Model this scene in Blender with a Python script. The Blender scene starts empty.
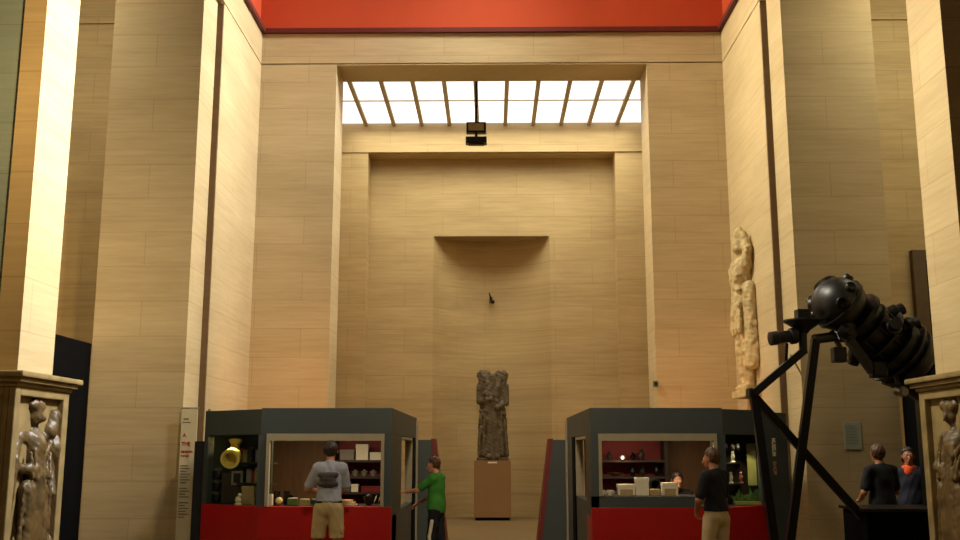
import bpy, bmesh, math, random
import numpy as np
from mathutils import Vector, Matrix

random.seed(7)
rng = np.random.default_rng(7)
SC = bpy.context.scene
COL = SC.collection

# ------------------------------------------------------------------ camera
PITCH = math.atan(0.18)
YAW = math.atan(12 / 1000 * math.cos(PITCH))
EYE = Vector((0, 0, 1.65))
cam_d = bpy.data.cameras.new('camera')
cam_d.sensor_width = 36.0
cam_d.lens = 1000 / 960 * 36.0
cam = bpy.data.objects.new('camera', cam_d)
COL.objects.link(cam)
cam.location = EYE
cam.rotation_euler = (math.pi / 2 + PITCH, 0, YAW)
SC.camera = cam

# ------------------------------------------------------------------ world, daylight, exposure
w = bpy.data.worlds.new('World')
SC.world = w
w.use_nodes = True
w.node_tree.nodes['Background'].inputs[0].default_value = (1.0, 0.86, 0.62, 1)
w.node_tree.nodes['Background'].inputs[1].default_value = 0.05
SC.view_settings.view_transform = 'Standard'
SC.view_settings.look = 'None'
SC.view_settings.gamma = 1.0
SC.view_settings.use_curve_mapping = False
SC.view_settings.exposure = 0.0


def area(name, loc, size, power, color, target=None, spread=180):
    d = bpy.data.lights.new(name, 'AREA')
    d.shape = 'RECTANGLE'
    d.size, d.size_y = size
    d.energy = power
    d.color = color
    d.spread = math.radians(spread)
    o = bpy.data.objects.new(name, d)
    COL.objects.link(o)
    o.location = loc
    if target is not None:
        o.rotation_euler = (Vector(target) - Vector(loc)).to_track_quat('-Z', 'Y').to_euler()
    return o


# glass roof of the court (daylight), the aisle roofs, the roof behind the far wall
area('court_daylight_right_near', (4.4, 10.9, 13.0), (2.0, 1.6), 450, (0.97, 1.0, 1.0), (-5, 10.9, 5.5), 50)
area('court_daylight_left_near', (-4.4, 10.9, 13.0), (2.0, 1.6), 175, (1.0, 0.94, 0.74), (5, 10.9, 5.5), 50)
area('court_daylight_right', (4.4, 16.9, 13.6), (2.2, 2.4), 500, (0.98, 1.0, 0.96), (-5, 17.0, 8.2), 68)
area('court_daylight_left', (-4.4, 16.9, 13.6), (2.2, 2.4), 380, (1.0, 0.95, 0.74), (5, 17.0, 7.8), 70)
area('fill_centre', (0, 2.0, 8.5), (1.2, .6), 50, (1.0, 0.84, 0.58), (0, 16.5, 2.4), 42)  # unseen warm fill added to brighten the low far wall
area('fill_near_left', (1.5, 3.0, 9.0), (.6, .6), 44, (1.0, 0.66, 0.26), (-5.6, 10.6, 5.4), 34)  # unseen orange fill added to warm the near left pier front
area('fill_far_left', (3.5, 3.0, 10.0), (.6, .6), 32, (1.0, 0.80, 0.48), (-6.0, 16.2, 4.0), 32)  # unseen fill added for the front of the far left pier
area('aisle_daylight_right', (8.0, 15.0, 10.2), (2.2, 3.5), 240, (1.0, 0.93, 0.64), (7.6, 17.5, 6))
area('aisle_daylight_left', (-8.0, 15.0, 10.2), (2.2, 3.5), 160, (1.0, 0.93, 0.69), (-7.6, 17.5, 6))
area('recess_daylight', (0.0, 23.2, 9.75), (7.0, 2.0), 225, (1.0, 0.95, 0.74), (0, 23.2, 0), 150)

# ------------------------------------------------------------------ materials
MATS = {}


def srgb(c):
    return tuple(((v / 255) / 12.92 if v / 255 <= 0.04045 else ((v / 255 + 0.055) / 1.055) ** 2.4) for v in c)


def mat(name, rgb, rough=0.6, metal=0.0, emit=0.0, noise=0.0, nscale=8.0, bump=0.0, alpha=None, stretch=(1, 1, 1), spec=0.5, trans=0.0):
    """procedural material: base colour varied by a noise field, optional bump"""
    if name in MATS:
        return MATS[name]
    m = bpy.data.materials.new(name)
    m.use_nodes = True
    nt = m.node_tree
    b = nt.nodes['Principled BSDF']
    c = srgb(rgb)
    b.inputs['Base Color'].default_value = (*c, 1)
    b.inputs['Roughness'].default_value = rough
    b.inputs['Metallic'].default_value = metal
    b.inputs['Specular IOR Level'].default_value = spec
    if trans:
        b.inputs['Transmission Weight'].default_value = trans
    if emit:
        b.inputs['Emission Color'].default_value = (*c, 1)
        b.inputs['Emission Strength'].default_value = emit
    if noise or bump:
        tc = nt.nodes.new('ShaderNodeTexCoord')
        mp = nt.nodes.new('ShaderNodeMapping')
        mp.inputs['Scale'].default_value = stretch
        nz = nt.nodes.new('ShaderNodeTexNoise')
        nz.inputs['Scale'].default_value = nscale
        nz.inputs['Detail'].default_value = 6
        nt.links.new(tc.outputs['Object'], mp.inputs[0])
        nt.links.new(mp.outputs[0], nz.inputs['Vector'])
        if noise:
            rp = nt.nodes.new('ShaderNodeValToRGB')
            rp.color_ramp.elements[0].position = 0.3
            rp.color_ramp.elements[1].position = 0.7
            rp.color_ramp.elements[0].color = (*[v * (1 - noise) for v in c], 1)
            rp.color_ramp.elements[1].color = (*[min(1, v * (1 + noise)) for v in c], 1)
            nt.links.new(nz.outputs['Fac'], rp.inputs[0])
            nt.links.new(rp.outputs[0], b.inputs['Base Color'])
        if bump:
            bp = nt.nodes.new('ShaderNodeBump')
            bp.inputs['Strength'].default_value = bump
            bp.inputs['Distance'].default_value = 0.02
            nt.links.new(nz.outputs['Fac'], bp.inputs['Height'])
            nt.links.new(bp.outputs[0], b.inputs['Normal'])
    MATS[name] = m
    return m


def travertine(name, lo, hi, joint=0.8, row=0.58, width=1.9, seed=0.0):
    """banded stone ashlar: horizontal streaks, pores, faint block joints, in world metres"""
    m = bpy.data.materials.new(name)
    m.use_nodes = True
    nt = m.node_tree
    N, L = nt.nodes, nt.links
    b = N['Principled BSDF']
    b.inputs['Roughness'].default_value = 0.62
    b.inputs['Specular IOR Level'].default_value = 0.3
    g = N.new('ShaderNodeNewGeometry')
    sp = N.new('ShaderNodeSeparateXYZ')
    L.new(g.outputs['Position'], sp.inputs[0])
    ad = N.new('ShaderNodeMath'); ad.operation = 'ADD'
    L.new(sp.outputs[0], ad.inputs[0]); L.new(sp.outputs[1], ad.inputs[1])
    uv = N.new('ShaderNodeCombineXYZ')
    L.new(ad.outputs[0], uv.inputs[0]); L.new(sp.outputs[2], uv.inputs[1])
    uv.inputs[2].default_value = seed
    # streaks
    mp = N.new('ShaderNodeMapping'); mp.inputs['Scale'].default_value = (0.6, 10.0, 1)
    L.new(uv.outputs[0], mp.inputs[0])
    n1 = N.new('ShaderNodeTexNoise'); n1.inputs['Scale'].default_value = 1.6; n1.inputs['Detail'].default_value = 8; n1.inputs['Roughness'].default_value = 0.7
    L.new(mp.outputs[0], n1.inputs['Vector'])
    # blocks
    br = N.new('ShaderNodeTexBrick')
    br.offset = 0.5
    br.inputs['Scale'].default_value = 1.0
    br.inputs['Brick Width'].default_value = width
    br.inputs['Row Height'].default_value = row
    br.inputs['Mortar Size'].default_value = 0.007
    br.inputs['Mortar Smooth'].default_value = 0.4
    br.inputs['Color1'].default_value = (0.42, 0.42, 0.42, 1)
    br.inputs['Color2'].default_value = (0.58, 0.58, 0.58, 1)
    br.inputs['Mortar'].default_value = (0.5, 0.5, 0.5, 1)
    L.new(uv.outputs[0], br.inputs['Vector'])
    n2 = N.new('ShaderNodeTexNoise'); n2.inputs['Scale'].default_value = 0.7; n2.inputs['Detail'].default_value = 3
    mp2 = N.new('ShaderNodeMapping'); mp2.inputs['Scale'].default_value = (0.6, 2.2, 1)
    L.new(uv.outputs[0], mp2.inputs[0]); L.new(mp2.outputs[0], n2.inputs['Vector'])
    s1 = N.new('ShaderNodeMath'); s1.operation = 'MULTIPLY_ADD'; s1.inputs[1].default_value = 0.45
    L.new(n1.outputs['Fac'], s1.inputs[0])
    bw = N.new('ShaderNodeMath'); bw.operation = 'MULTIPLY'; bw.inputs[1].default_value = 0.28
    L.new(br.outputs['Color'], bw.inputs[0]); L.new(bw.outputs[0], s1.inputs[2])
    s2 = N.new('ShaderNodeMath'); s2.operation = 'MULTIPLY_ADD'; s2.inputs[1].default_value = 0.36
    L.new(n2.outputs['Fac'], s2.inputs[0]); L.new(s1.outputs[0], s2.inputs[2])
    rp = N.new('ShaderNodeValToRGB')
    rp.color_ramp.elements[0].position = 0.36; rp.color_ramp.elements[0].color = (*srgb(lo), 1)
    rp.color_ramp.elements[1].position = 0.68; rp.color_ramp.elements[1].color = (*srgb(hi), 1)
    L.new(s2.outputs[0], rp.inputs[0])
    mx = N.new('ShaderNodeMix'); mx.data_type = 'RGBA'; mx.blend_type = 'MULTIPLY'
    mx.inputs[7].default_value = (joint, joint * 0.95, joint * 0.9, 1)
    L.new(br.outputs['Fac'], mx.inputs[0]); L.new(rp.outputs[0], mx.inputs[6])
    L.new(mx.outputs[2], b.inputs['Base Color'])
    bp = N.new('ShaderNodeBump'); bp.inputs['Strength'].default_value = 0.08; bp.inputs['Distance'].default_value = 0.01
    L.new(n1.outputs['Fac'], bp.inputs['Height']); L.new(bp.outputs[0], b.inputs['Normal'])
    MATS[name] = m
    return m


STONE = travertine('travertine', (172, 149, 108), (204, 181, 138))
STONE_IN = travertine('travertine_recess', (164, 140, 97), (202, 177, 129), seed=3.0)
STONE_COOL_LIT = travertine('travertine_cool_lit', (122, 138, 138), (150, 164, 160), seed=5.0)  # cool daylight put into the stone colour of the near set-back walls
FLOORM = travertine('floor_stone', (122, 104, 70), (146, 124, 84), row=0.9, width=0.9, seed=2.0)
PED = mat('carved_limestone', (138, 116, 72), 0.7, noise=0.25, nscale=5, bump=0.3)
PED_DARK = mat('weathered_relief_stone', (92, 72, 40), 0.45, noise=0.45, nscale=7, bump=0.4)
PLASTER = mat('pale_relief_stone', (188, 166, 118), 0.7, noise=0.25, nscale=6, bump=0.3)
BASALT = mat('dark_statue_stone', (90, 78, 56), 0.7, noise=0.35, nscale=9, bump=0.5)
PLINTH = mat('tan_plinth_paint', (142, 106, 62), 0.6, noise=0.06, nscale=2)
ORANGE = mat('orange_fabric', (196, 74, 29), 0.8, noise=0.05, nscale=0.6)
TRIMRED = mat('dark_red_trim', (96, 30, 20), 0.6, noise=0.1)
KGREY = mat('kiosk_dark_grey', (62, 70, 70), 0.5, noise=0.06, nscale=2)
KRED = mat('kiosk_red', (172, 11, 8), 0.4, noise=0.05, nscale=1.5)
KCREAM = mat('window_frame_cream', (158, 148, 122), 0.5, noise=0.05)
KWOOD = mat('brown_wall_board', (122, 88, 54), 0.6, noise=0.12, nscale=3, stretch=(6, 6, 1))
KDARK = mat('dark_shelf', (48, 34, 28), 0.6, noise=0.1)
KREDWALL = mat('red_back_wall', (120, 16, 10), 0.6, noise=0.08)
NAVY = mat('navy_panel', (22, 26, 44), 0.5, noise=0.08)
BLACK = mat('black_board', (5, 5, 6), 0.8, noise=0.1, spec=0.06)
IRON = mat('black_enamel_iron', (11, 11, 11), 0.4, noise=0.2, nscale=12, spec=0.5)
IRON2 = mat('worn_dark_metal', (26, 25, 23), 0.36, metal=0.4, noise=0.3, nscale=10)
STEEL = mat('grey_steel', (130, 128, 120), 0.3, metal=0.7, noise=0.1)
LENS = mat('dark_lens_glass', (26, 28, 30), 0.08, noise=0.05)
WHITE = mat('white_card', (232, 224, 200), 0.6, noise=0.04)
BANNERM = mat('cream_banner_cloth', (214, 200, 162), 0.75, noise=0.05, nscale=3)
PAPER = mat('pale_notice_paper', (168, 172, 154), 0.6, noise=0.04)
INKRED = mat('red_ink', (170, 40, 34), 0.6, noise=0.02)
INKGREY = mat('grey_ink', (120, 112, 92), 0.6, noise=0.02)
GOLD = mat('yellow_glazed_pottery', (244, 214, 118), 0.4, noise=0.15, nscale=6)
GREEN = mat('leaf_green', (84, 120, 56), 0.5, noise=0.3, nscale=10)
TEAL = mat('teal_card', (60, 112, 100), 0.5, noise=0.1)
YELLOWM = mat('yellow_cover', (214, 170, 50), 0.5, noise=0.08)
BLUE = mat('blue_glass_bottle', (36, 52, 110), 0.2, noise=0.1)
BEIGE = mat('beige_carton', (176, 150, 104), 0.7, noise=0.1)
GREYBOX = mat('grey_carton', (128, 122, 112), 0.6, noise=0.1)
OLIVE = mat('olive_board', (150, 146, 80), 0.6, noise=0.1)
BRASS = mat('dull_brass', (160, 122, 56), 0.35, metal=0.7, noise=0.15)
SKIN = mat('skin', (176, 118, 86), 0.55, noise=0.08, nscale=20)
SKIN2 = mat('skin_light', (206, 142, 108), 0.55, noise=0.08, nscale=20)
HAIRD = mat('dark_brown_hair', (38, 26, 20), 0.5, noise=0.3, nscale=40, bump=0.3)
HAIRB = mat('brown_hair', (78, 50, 32), 0.5, noise=0.3, nscale=40, bump=0.3)
EYE_W = mat('eye_white', (220, 214, 204), 0.2, noise=0.02)
EYE_D = mat('eye_iris', (40, 28, 20), 0.1, noise=0.1)
TEEGREY = mat('grey_blue_cotton', (158, 160, 168), 0.85, noise=0.12, nscale=14, bump=0.2)
PRINT = mat('dark_print', (70, 62, 60), 0.85, noise=0.2, nscale=16)
SHORTS = mat('stone_cotton', (190, 168, 120), 0.85, noise=0.12, nscale=10, bump=0.2)
BELT = mat('black_leather', (16, 14, 13), 0.4, noise=0.2)
TEEGREEN = mat('green_cotton', (60, 132, 44), 0.85, noise=0.15, nscale=12, bump=0.2)
TROUD = mat('dark_trouser_cloth', (20, 20, 28), 0.85, noise=0.2, nscale=10, bump=0.2)
TOPDARK = mat('black_jersey', (18, 17, 24), 0.85, noise=0.2, nscale=10, bump=0.2)
TROUC = mat('cream_trouser_cloth', (206, 188, 146), 0.85, noise=0.1, nscale=8, bump=0.2)
JEANS = mat('blue_denim', (78, 88, 104), 0.85, noise=0.2, nscale=16, bump=0.2)
NAVYJ = mat('navy_jacket_cloth', (24, 26, 46), 0.8, noise=0.2, nscale=10, bump=0.2)
ORSCARF = mat('orange_cloth', (226, 84, 30), 0.8, noise=0.15, nscale=14)
SHOE = mat('dark_shoe_leather', (34, 28, 24), 0.5, noise=0.2)
FRAMEM = mat('skylight_bar_paint', (176, 160, 130), 0.5, noise=0.08)

GLASS = bpy.data.materials.new('clear_display_glass')
GLASS.use_nodes = True
_n = GLASS.node_tree
_n.nodes.clear()
_o = _n.nodes.new('ShaderNodeOutputMaterial')
_t = _n.nodes.new('ShaderNodeBsdfTransparent'); _t.inputs[0].default_value = (0.9, 0.94, 0.9, 1)
_g = _n.nodes.new('ShaderNodeBsdfGlossy'); _g.inputs['Roughness'].default_value = 0.03
_x = _n.nodes.new('ShaderNodeMixShader'); _x.inputs[0].default_value = 0.05
_n.links.new(_t.outputs[0], _x.inputs[1]); _n.links.new(_g.outputs[0], _x.inputs[2])
_n.links.new(_x.outputs[0], _o.inputs[0])

SKYGLASS = mat('daylit_roof_glass', (255, 252, 244), 0.3, emit=1.25)
LAMPGLOW = mat('lamp_glow', (255, 226, 170), 0.3, emit=14.0)


# ------------------------------------------------------------------ mesh helpers
def world_loc(o):
    v = Vector((0, 0, 0))
    while o is not None:
        v += o.location
        o = o.parent
    return v


class MB:
    """collects shapes given in world metres; build() links them as ONE mesh object"""

    def __init__(self):
        self.v, self.f = [], []

    def add(self, vs, fs):
        n = len(self.v)
        self.v += [tuple(p) for p in vs]
        self.f += [tuple(i + n for i in f) for f in fs]
        return self

    def box(self, x0, x1, y0, y1, z0, z1):
        return self.add([(x0, y0, z0), (x1, y0, z0), (x1, y1, z0), (x0, y1, z0), (x0, y0, z1), (x1, y0, z1), (x1, y1, z1), (x0, y1, z1)],
                        [(3, 2, 1, 0), (4, 5, 6, 7), (0, 1, 5, 4), (1, 2, 6, 5), (2, 3, 7, 6), (3, 0, 4, 7)])

    def prism(self, poly, z0, z1):
        """vertical prism over a counter-clockwise XY polygon"""
        n = len(poly)
        return self.add([(x, y, z0) for x, y in poly] + [(x, y, z1) for x, y in poly],
                        [tuple(range(n))[::-1], tuple(range(n, 2 * n))] + [(i, (i + 1) % n, n + (i + 1) % n, n + i) for i in range(n)])

    def slab(self, a, b, t, z0, z1):
        """upright panel from XY point a to b, thickness t to its left side"""
        a, b = Vector(a), Vector(b)
        d = (b - a).normalized()
        n = Vector((-d.y, d.x)) * t
        return self.prism([tuple(a), tuple(b), tuple(b + n), tuple(a + n)], z0, z1)

    def tube(self, p0, p1, r0, r1=None, seg=16, cap=True):
        r1 = r0 if r1 is None else r1
        p0, p1 = Vector(p0), Vector(p1)
        d = (p1 - p0).normalized()
        u = d.orthogonal().normalized()
        w_ = d.cross(u)
        vs, fs = [], []
        for p, r in ((p0, r0), (p1, r1)):
            for i in range(seg):
                a = 2 * math.pi * i / seg
                vs.append(p + (u * math.cos(a) + w_ * math.sin(a)) * r)
        for i in range(seg):
            j = (i + 1) % seg
            fs.append((i, j, seg + j, seg + i))
        if cap:
            fs += [tuple(range(seg))[::-1], tuple(range(seg, 2 * seg))]
        return self.add(vs, fs)

    def lathe(self, c, axis, prof, seg=28):
        """revolve (radius, distance along axis) pairs about an axis through c"""
        c = Vector(c)
        d = Vector(axis).normalized()
        u = d.orthogonal().normalized()
        w_ = d.cross(u)
        vs, fs = [], []
        for r, h in prof:
            for i in range(seg):
                a = 2 * math.pi * i / seg
                vs.append(c + d * h + (u * math.cos(a) + w_ * math.sin(a)) * max(r, 1e-4))
        for k in range(len(prof) - 1):
            for i in range(seg):
                j = (i + 1) % seg
                fs.append((k * seg + i, k * seg + j, (k + 1) * seg + j, (k + 1) * seg + i))
        fs += [tuple(range(seg))[::-1], tuple(range((len(prof) - 1) * seg, len(prof) * seg))]
        return self.add(vs, fs)

    def beam(self, p0, p1, wd, ht=None):
        """square bar between two points"""
        ht = ht or wd
        p0, p1 = Vector(p0), Vector(p1)
        d = (p1 - p0).normalized()
        u = d.cross(Vector((0, 1, 0)))
        if u.length < 1e-3:
            u = d.cross(Vector((1, 0, 0)))
        u.normalize()
        v = d.cross(u)
        vs = []
        for p in (p0, p1):
            for a, b in ((-1, -1), (1, -1), (1, 1), (-1, 1)):
                vs.append(p + u * a * wd / 2 + v * b * ht / 2)
        return self.add(vs, [(3, 2, 1, 0), (4, 5, 6, 7), (0, 1, 5, 4), (1, 2, 6, 5), (2, 3, 7, 6), (3, 0, 4, 7)])

    def ball(self, c, r, seg=20, sy=1.0, sz=1.0):
        k = seg // 2
        prof = [(r * math.sin(math.pi * i / k), -r * math.cos(math.pi * i / k)) for i in range(k + 1)]
        n0 = len(self.v)
        self.lathe(c, (0, 0, 1), prof, seg)
        for i in range(n0, len(self.v)):
            x, y, z = self.v[i]
            self.v[i] = (x, c[1] + (y - c[1]) * sy, c[2] + (z - c[2]) * sz)
        return self

    def build(self, name, m, parent=None, bevel=0.0, smooth=False, origin=None):
        if parent is not None:
            o0 = world_loc(parent)
        elif origin is not None:
            o0 = Vector(origin)
        else:
            a = np.array(self.v)
            o0 = Vector(((a[:, 0].min() + a[:, 0].max()) / 2, (a[:, 1].min() + a[:, 1].max()) / 2, a[:, 2].min()))
        me = bpy.data.meshes.new(name)
        me.from_pydata([tuple(Vector(p) - o0) for p in self.v], [], self.f)
        bm = bmesh.new()
        bm.from_mesh(me)
        bmesh.ops.recalc_face_normals(bm, faces=bm.faces)
        if bevel:
            es = [e for e in bm.edges if len(e.link_faces) == 2 and e.calc_face_angle(0) > 0.6]
            bmesh.ops.bevel(bm, geom=es, offset=bevel, segments=2, affect='EDGES', profile=0.6)
        bm.to_mesh(me)
        bm.free()
        me.materials.append(m)
        if smooth:
            for p in me.polygons:
                p.use_smooth = True
            me.set_sharp_from_angle(angle=math.radians(40))
        o = bpy.data.objects.new(name, me)
        COL.objects.link(o)
        if parent is not None:
            o.parent = parent
        else:
            o.location = o0
        return o


def tag(o, label=None, cat=None, group=None, kind=None):
    if label: o['label'] = label
    if cat: o['category'] = cat
    if group: o['group'] = group
    if kind: o['kind'] = kind
    return o


def thing(name, label, cat, loc, group=None, rz=0.0):
    o = bpy.data.objects.new(name, None)
    o.empty_display_size = 0.1
    COL.objects.link(o)
    o.location = loc
    o.rotation_euler = (0, 0, rz)
    return tag(o, label, cat, group)


def struct(name, mb, m, label=None, bevel=0.0, smooth=False, parent=None):
    o = mb.build(name, m, parent, bevel, smooth)
    if parent is None:
        tag(o, label, 'room', None, 'structure')
    return o


def copy_tree(o, parent=None):
    c = o.copy()
    COL.objects.link(c)
    c.parent = parent
    for ch in list(o.children):
        copy_tree(ch, c)
    return c


def text(name, body, size, m, loc, right, up, parent, align='CENTER', bold=0.0, squeeze=1.0):
    """flat lettering as a thin mesh; right/up are the world directions of the writing"""
    cu = bpy.data.curves.new(name, 'FONT')
    cu.body = body
    cu.size = size
    cu.extrude = 0.0015
    cu.offset = bold
    cu.align_x = align
    cu.align_y = 'CENTER'
    t = bpy.data.objects.new(name, cu)
    COL.objects.link(t)
    bpy.context.view_layer.update()
    me = bpy.data.meshes.new_from_object(t.evaluated_get(bpy.context.evaluated_depsgraph_get()))
    bpy.data.objects.remove(t)
    me.transform(Matrix.Diagonal((squeeze, 1, 1, 1)))
    r, u = Vector(right).normalized(), Vector(up).normalized()
    n = r.cross(u)
    M4 = Matrix((r, u, n)).transposed().to_4x4()
    M4.translation = Vector(loc) - world_loc(parent)
    me.transform(M4)
    me.materials.clear()
    me.materials.append(m)
    o = bpy.data.objects.new(name, me)
    COL.objects.link(o)
    o.parent = parent
    return o


_cp, _sp = math.cos(PITCH), math.sin(PITCH)
_R = Matrix.Rotation(YAW, 3, 'Z')
_RT, _UP, _FW = _R @ Vector((1, 0, 0)), _R @ Vector((0, -_sp, _cp)), _R @ Vector((0, _cp, _sp))


def at(px, py, Y):
    """place seen at a photo position, standing at distance Y"""
    d = _RT * ((px - 480) / 1000) + _UP * ((270 - py) / 1000) + _FW
    return EYE + d * (Y / d.y)


# ------------------------------------------------------------------ rounded bodies (distance field -> surface)
class SDF:
    def __init__(self):
        self.p = []

    def cone(self, a, b, ra, rb=None, k=0.02, s=None):
        self.p.append(('c', np.array(a, float), np.array(b, float), ra, ra if rb is None else rb, k, s))
        return self

    def ell(self, c, r, k=0.03, sub=False):
        self.p.append(('s' if sub else 'e', np.array(c, float), np.array(r, float), 0, 0, k, None))
        return self

    def field(self, h, grow=0.0, pad=0.05):
        lo, hi = np.full(3, 1e9), np.full(3, -1e9)
        for t, a, b, ra, rb, k, s in self.p:
            if t == 's':
                continue
            if t == 'c':
                R = max(ra, rb) + grow
                lo = np.minimum(lo, np.minimum(a, b) - R); hi = np.maximum(hi, np.maximum(a, b) + R)
            else:
                lo = np.minimum(lo, a - b - grow); hi = np.maximum(hi, a + b + grow)
        lo -= pad; hi += pad
        n = np.ceil((hi - lo) / h).astype(int) + 1
        D = np.full(n, 0.3, np.float32)
        ax = [lo[i] + np.arange(n[i]) * h for i in range(3)]
        for t, a, b, ra, rb, k, s in self.p:
            if t == 'c':
                R = max(ra, rb); l = np.minimum(a, b) - R; u = np.maximum(a, b) + R
            else:
                l, u = a - b, a + b
            m = grow + max(k, 0.02) + 2 * h
            i0 = np.maximum(((l - m - lo) / h).astype(int), 0)
            i1 = np.minimum(((u + m - lo) / h).astype(int) + 2, n)
            sl = tuple(slice(i0[i], i1[i]) for i in range(3))
            X, Y, Z = np.meshgrid(ax[0][sl[0]], ax[1][sl[1]], ax[2][sl[2]], indexing='ij')
            if t == 'c':
                d = b - a
                L2 = max(float(d @ d), 1e-9)
                tt = np.clip(((X - a[0]) * d[0] + (Y - a[1]) * d[1] + (Z - a[2]) * d[2]) / L2, 0, 1)
                q = np.sqrt((X - a[0] - tt * d[0]) ** 2 + (Y - a[1] - tt * d[1]) ** 2 + (Z - a[2] - tt * d[2]) ** 2) - (ra + (rb - ra) * tt)
            else:
                e = np.sqrt(((X - a[0]) / b[0]) ** 2 + ((Y - a[1]) / b[1]) ** 2 + ((Z - a[2]) / b[2]) ** 2)
                e2 = np.sqrt(((X - a[0]) / b[0] ** 2) ** 2 + ((Y - a[1]) / b[1] ** 2) ** 2 + ((Z - a[2]) / b[2] ** 2) ** 2) + 1e-6
                q = e * (e - 1) / e2
            A = D[sl]
            if t == 's':
                q = -q
                hh = np.maximum(k - np.abs(A - q), 0) / k
                D[sl] = np.maximum(A, q) + hh * hh * k / 4
            else:
                q = q - grow
                hh = np.maximum(k - np.abs(A - q), 0) / k
                D[sl] = np.minimum(A, q) - hh * hh * k / 4
        return D, lo, ax

    def mesh(self, name, m, parent, h=0.01, grow=0.0, clip=(), post=None, at_loc=(0, 0, 0), rz=0.0):
        D, lo, ax = self.field(h, grow)
        X, Y, Z = np.meshgrid(*ax, indexing='ij')
        if post is not None:
            D = D + post(X, Y, Z)
        for p, nrm in clip:
            D = np.maximum(D, (X - p[0]) * nrm[0] + (Y - p[1]) * nrm[1] + (Z - p[2]) * nrm[2])
        V, F = surface_net(D, lo, h)
        if rz:
            c, s = math.cos(rz), math.sin(rz)
            V = np.stack([V[:, 0] * c - V[:, 1] * s, V[:, 0] * s + V[:, 1] * c, V[:, 2]], 1)
        V = V + np.array(at_loc)
        me = bpy.data.meshes.new(name)
        me.from_pydata(V.tolist(), [], F.tolist())
        me.polygons.foreach_set('use_smooth', [True] * len(me.polygons))
        me.materials.append(m)
        o = bpy.data.objects.new(name, me)
        COL.objects.link(o)
        o.parent = parent
        return o


def surface_net(D, lo, h):
    S = D < 0
    n = D.shape
    cs = [(i, j, k) for i in (0, 1) for j in (0, 1) for k in (0, 1)]
    sub = lambda A, c: A[c[0]:n[0] - 1 + c[0], c[1]:n[1] - 1 + c[1], c[2]:n[2] - 1 + c[2]]
    cnt = sum(sub(S, c).astype(np.int8) for c in cs)
    act = (cnt > 0) & (cnt < 8)
    I = np.argwhere(act)
    idx = np.full(act.shape, -1, np.int64)
    idx[act] = np.arange(len(I))
    P = np.zeros((len(I), 3)); W = np.zeros(len(I))
    for a in cs:
        for ax in range(3):
            if a[ax]:
                continue
            b = list(a); b[ax] = 1
            da = D[I[:, 0] + a[0], I[:, 1] + a[1], I[:, 2] + a[2]]
            db = D[I[:, 0] + b[0], I[:, 1] + b[1], I[:, 2] + b[2]]
            m = (da < 0) != (db < 0)
            t = np.where(m, da / np.where(m, da - db, 1), 0)
            q = np.array(a, float)[None, :].repeat(len(I), 0)
            q[:, ax] += t
            P += q * m[:, None]; W += m
    V = lo + (I + P / W[:, None]) * h
    F = []
    for ax in range(3):
        o1, o2 = [(1, 2), (2, 0), (0, 1)][ax]
        a = [slice(1, n[i] - 1) for i in range(3)]; a[ax] = slice(0, n[ax] - 1)
        b = list(a); b[ax] = slice(1, n[ax])
        sa, sb = S[tuple(a)], S[tuple(b)]
        E_ = np.argwhere(sa != sb)
        if not len(E_):
            continue
        flip = sa[tuple(E_.T)]
        base = E_.copy()
        for i in range(3):
            if i != ax:
                base[:, i] += 1
        q = []
        for d1, d2 in ((0, 0), (-1, 0), (-1, -1), (0, -1)):
            c = base.copy(); c[:, o1] += d1; c[:, o2] += d2
            q.append(idx[tuple(c.T)])
        q = np.stack(q, 1)
        q[~flip] = q[~flip][:, ::-1]
        F.append(q)
    return V, np.concatenate(F)


# ================================================================== THE SETTING
# walls of the hall: X is across, Y into the picture, Z up
FZ0, FZ1, ZTOP = 9.70, 10.36, 14.4        # frieze underside / top, roof
YF = 20.0                                  # front face of the wall with the great opening
struct('floor', MB().box(-11, 11, -4, 26.5, -0.2, 0), FLOORM, 'stone floor of the hall')

wf = MB()
wf.box(-6.4, -3.265, YF, YF + 0.98, 0, 9.67).box(3.275, 6.4, YF, YF + 0.98, 0, 9.67).box(-3.265, 3.275, YF, YF + 0.98, 9.655, 9.67)
wf.box(-6.4, 6.4, YF + 0.06, YF + 0.98, 9.67, FZ0)
struct('wall_far', wf, STONE, 'travertine wall with the tall opening')
struct('trim_1', MB().box(-6.4, 6.4, YF, YF + 0.98, FZ0, FZ1), STONE, 'plain stone frieze above the tall opening')

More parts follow.
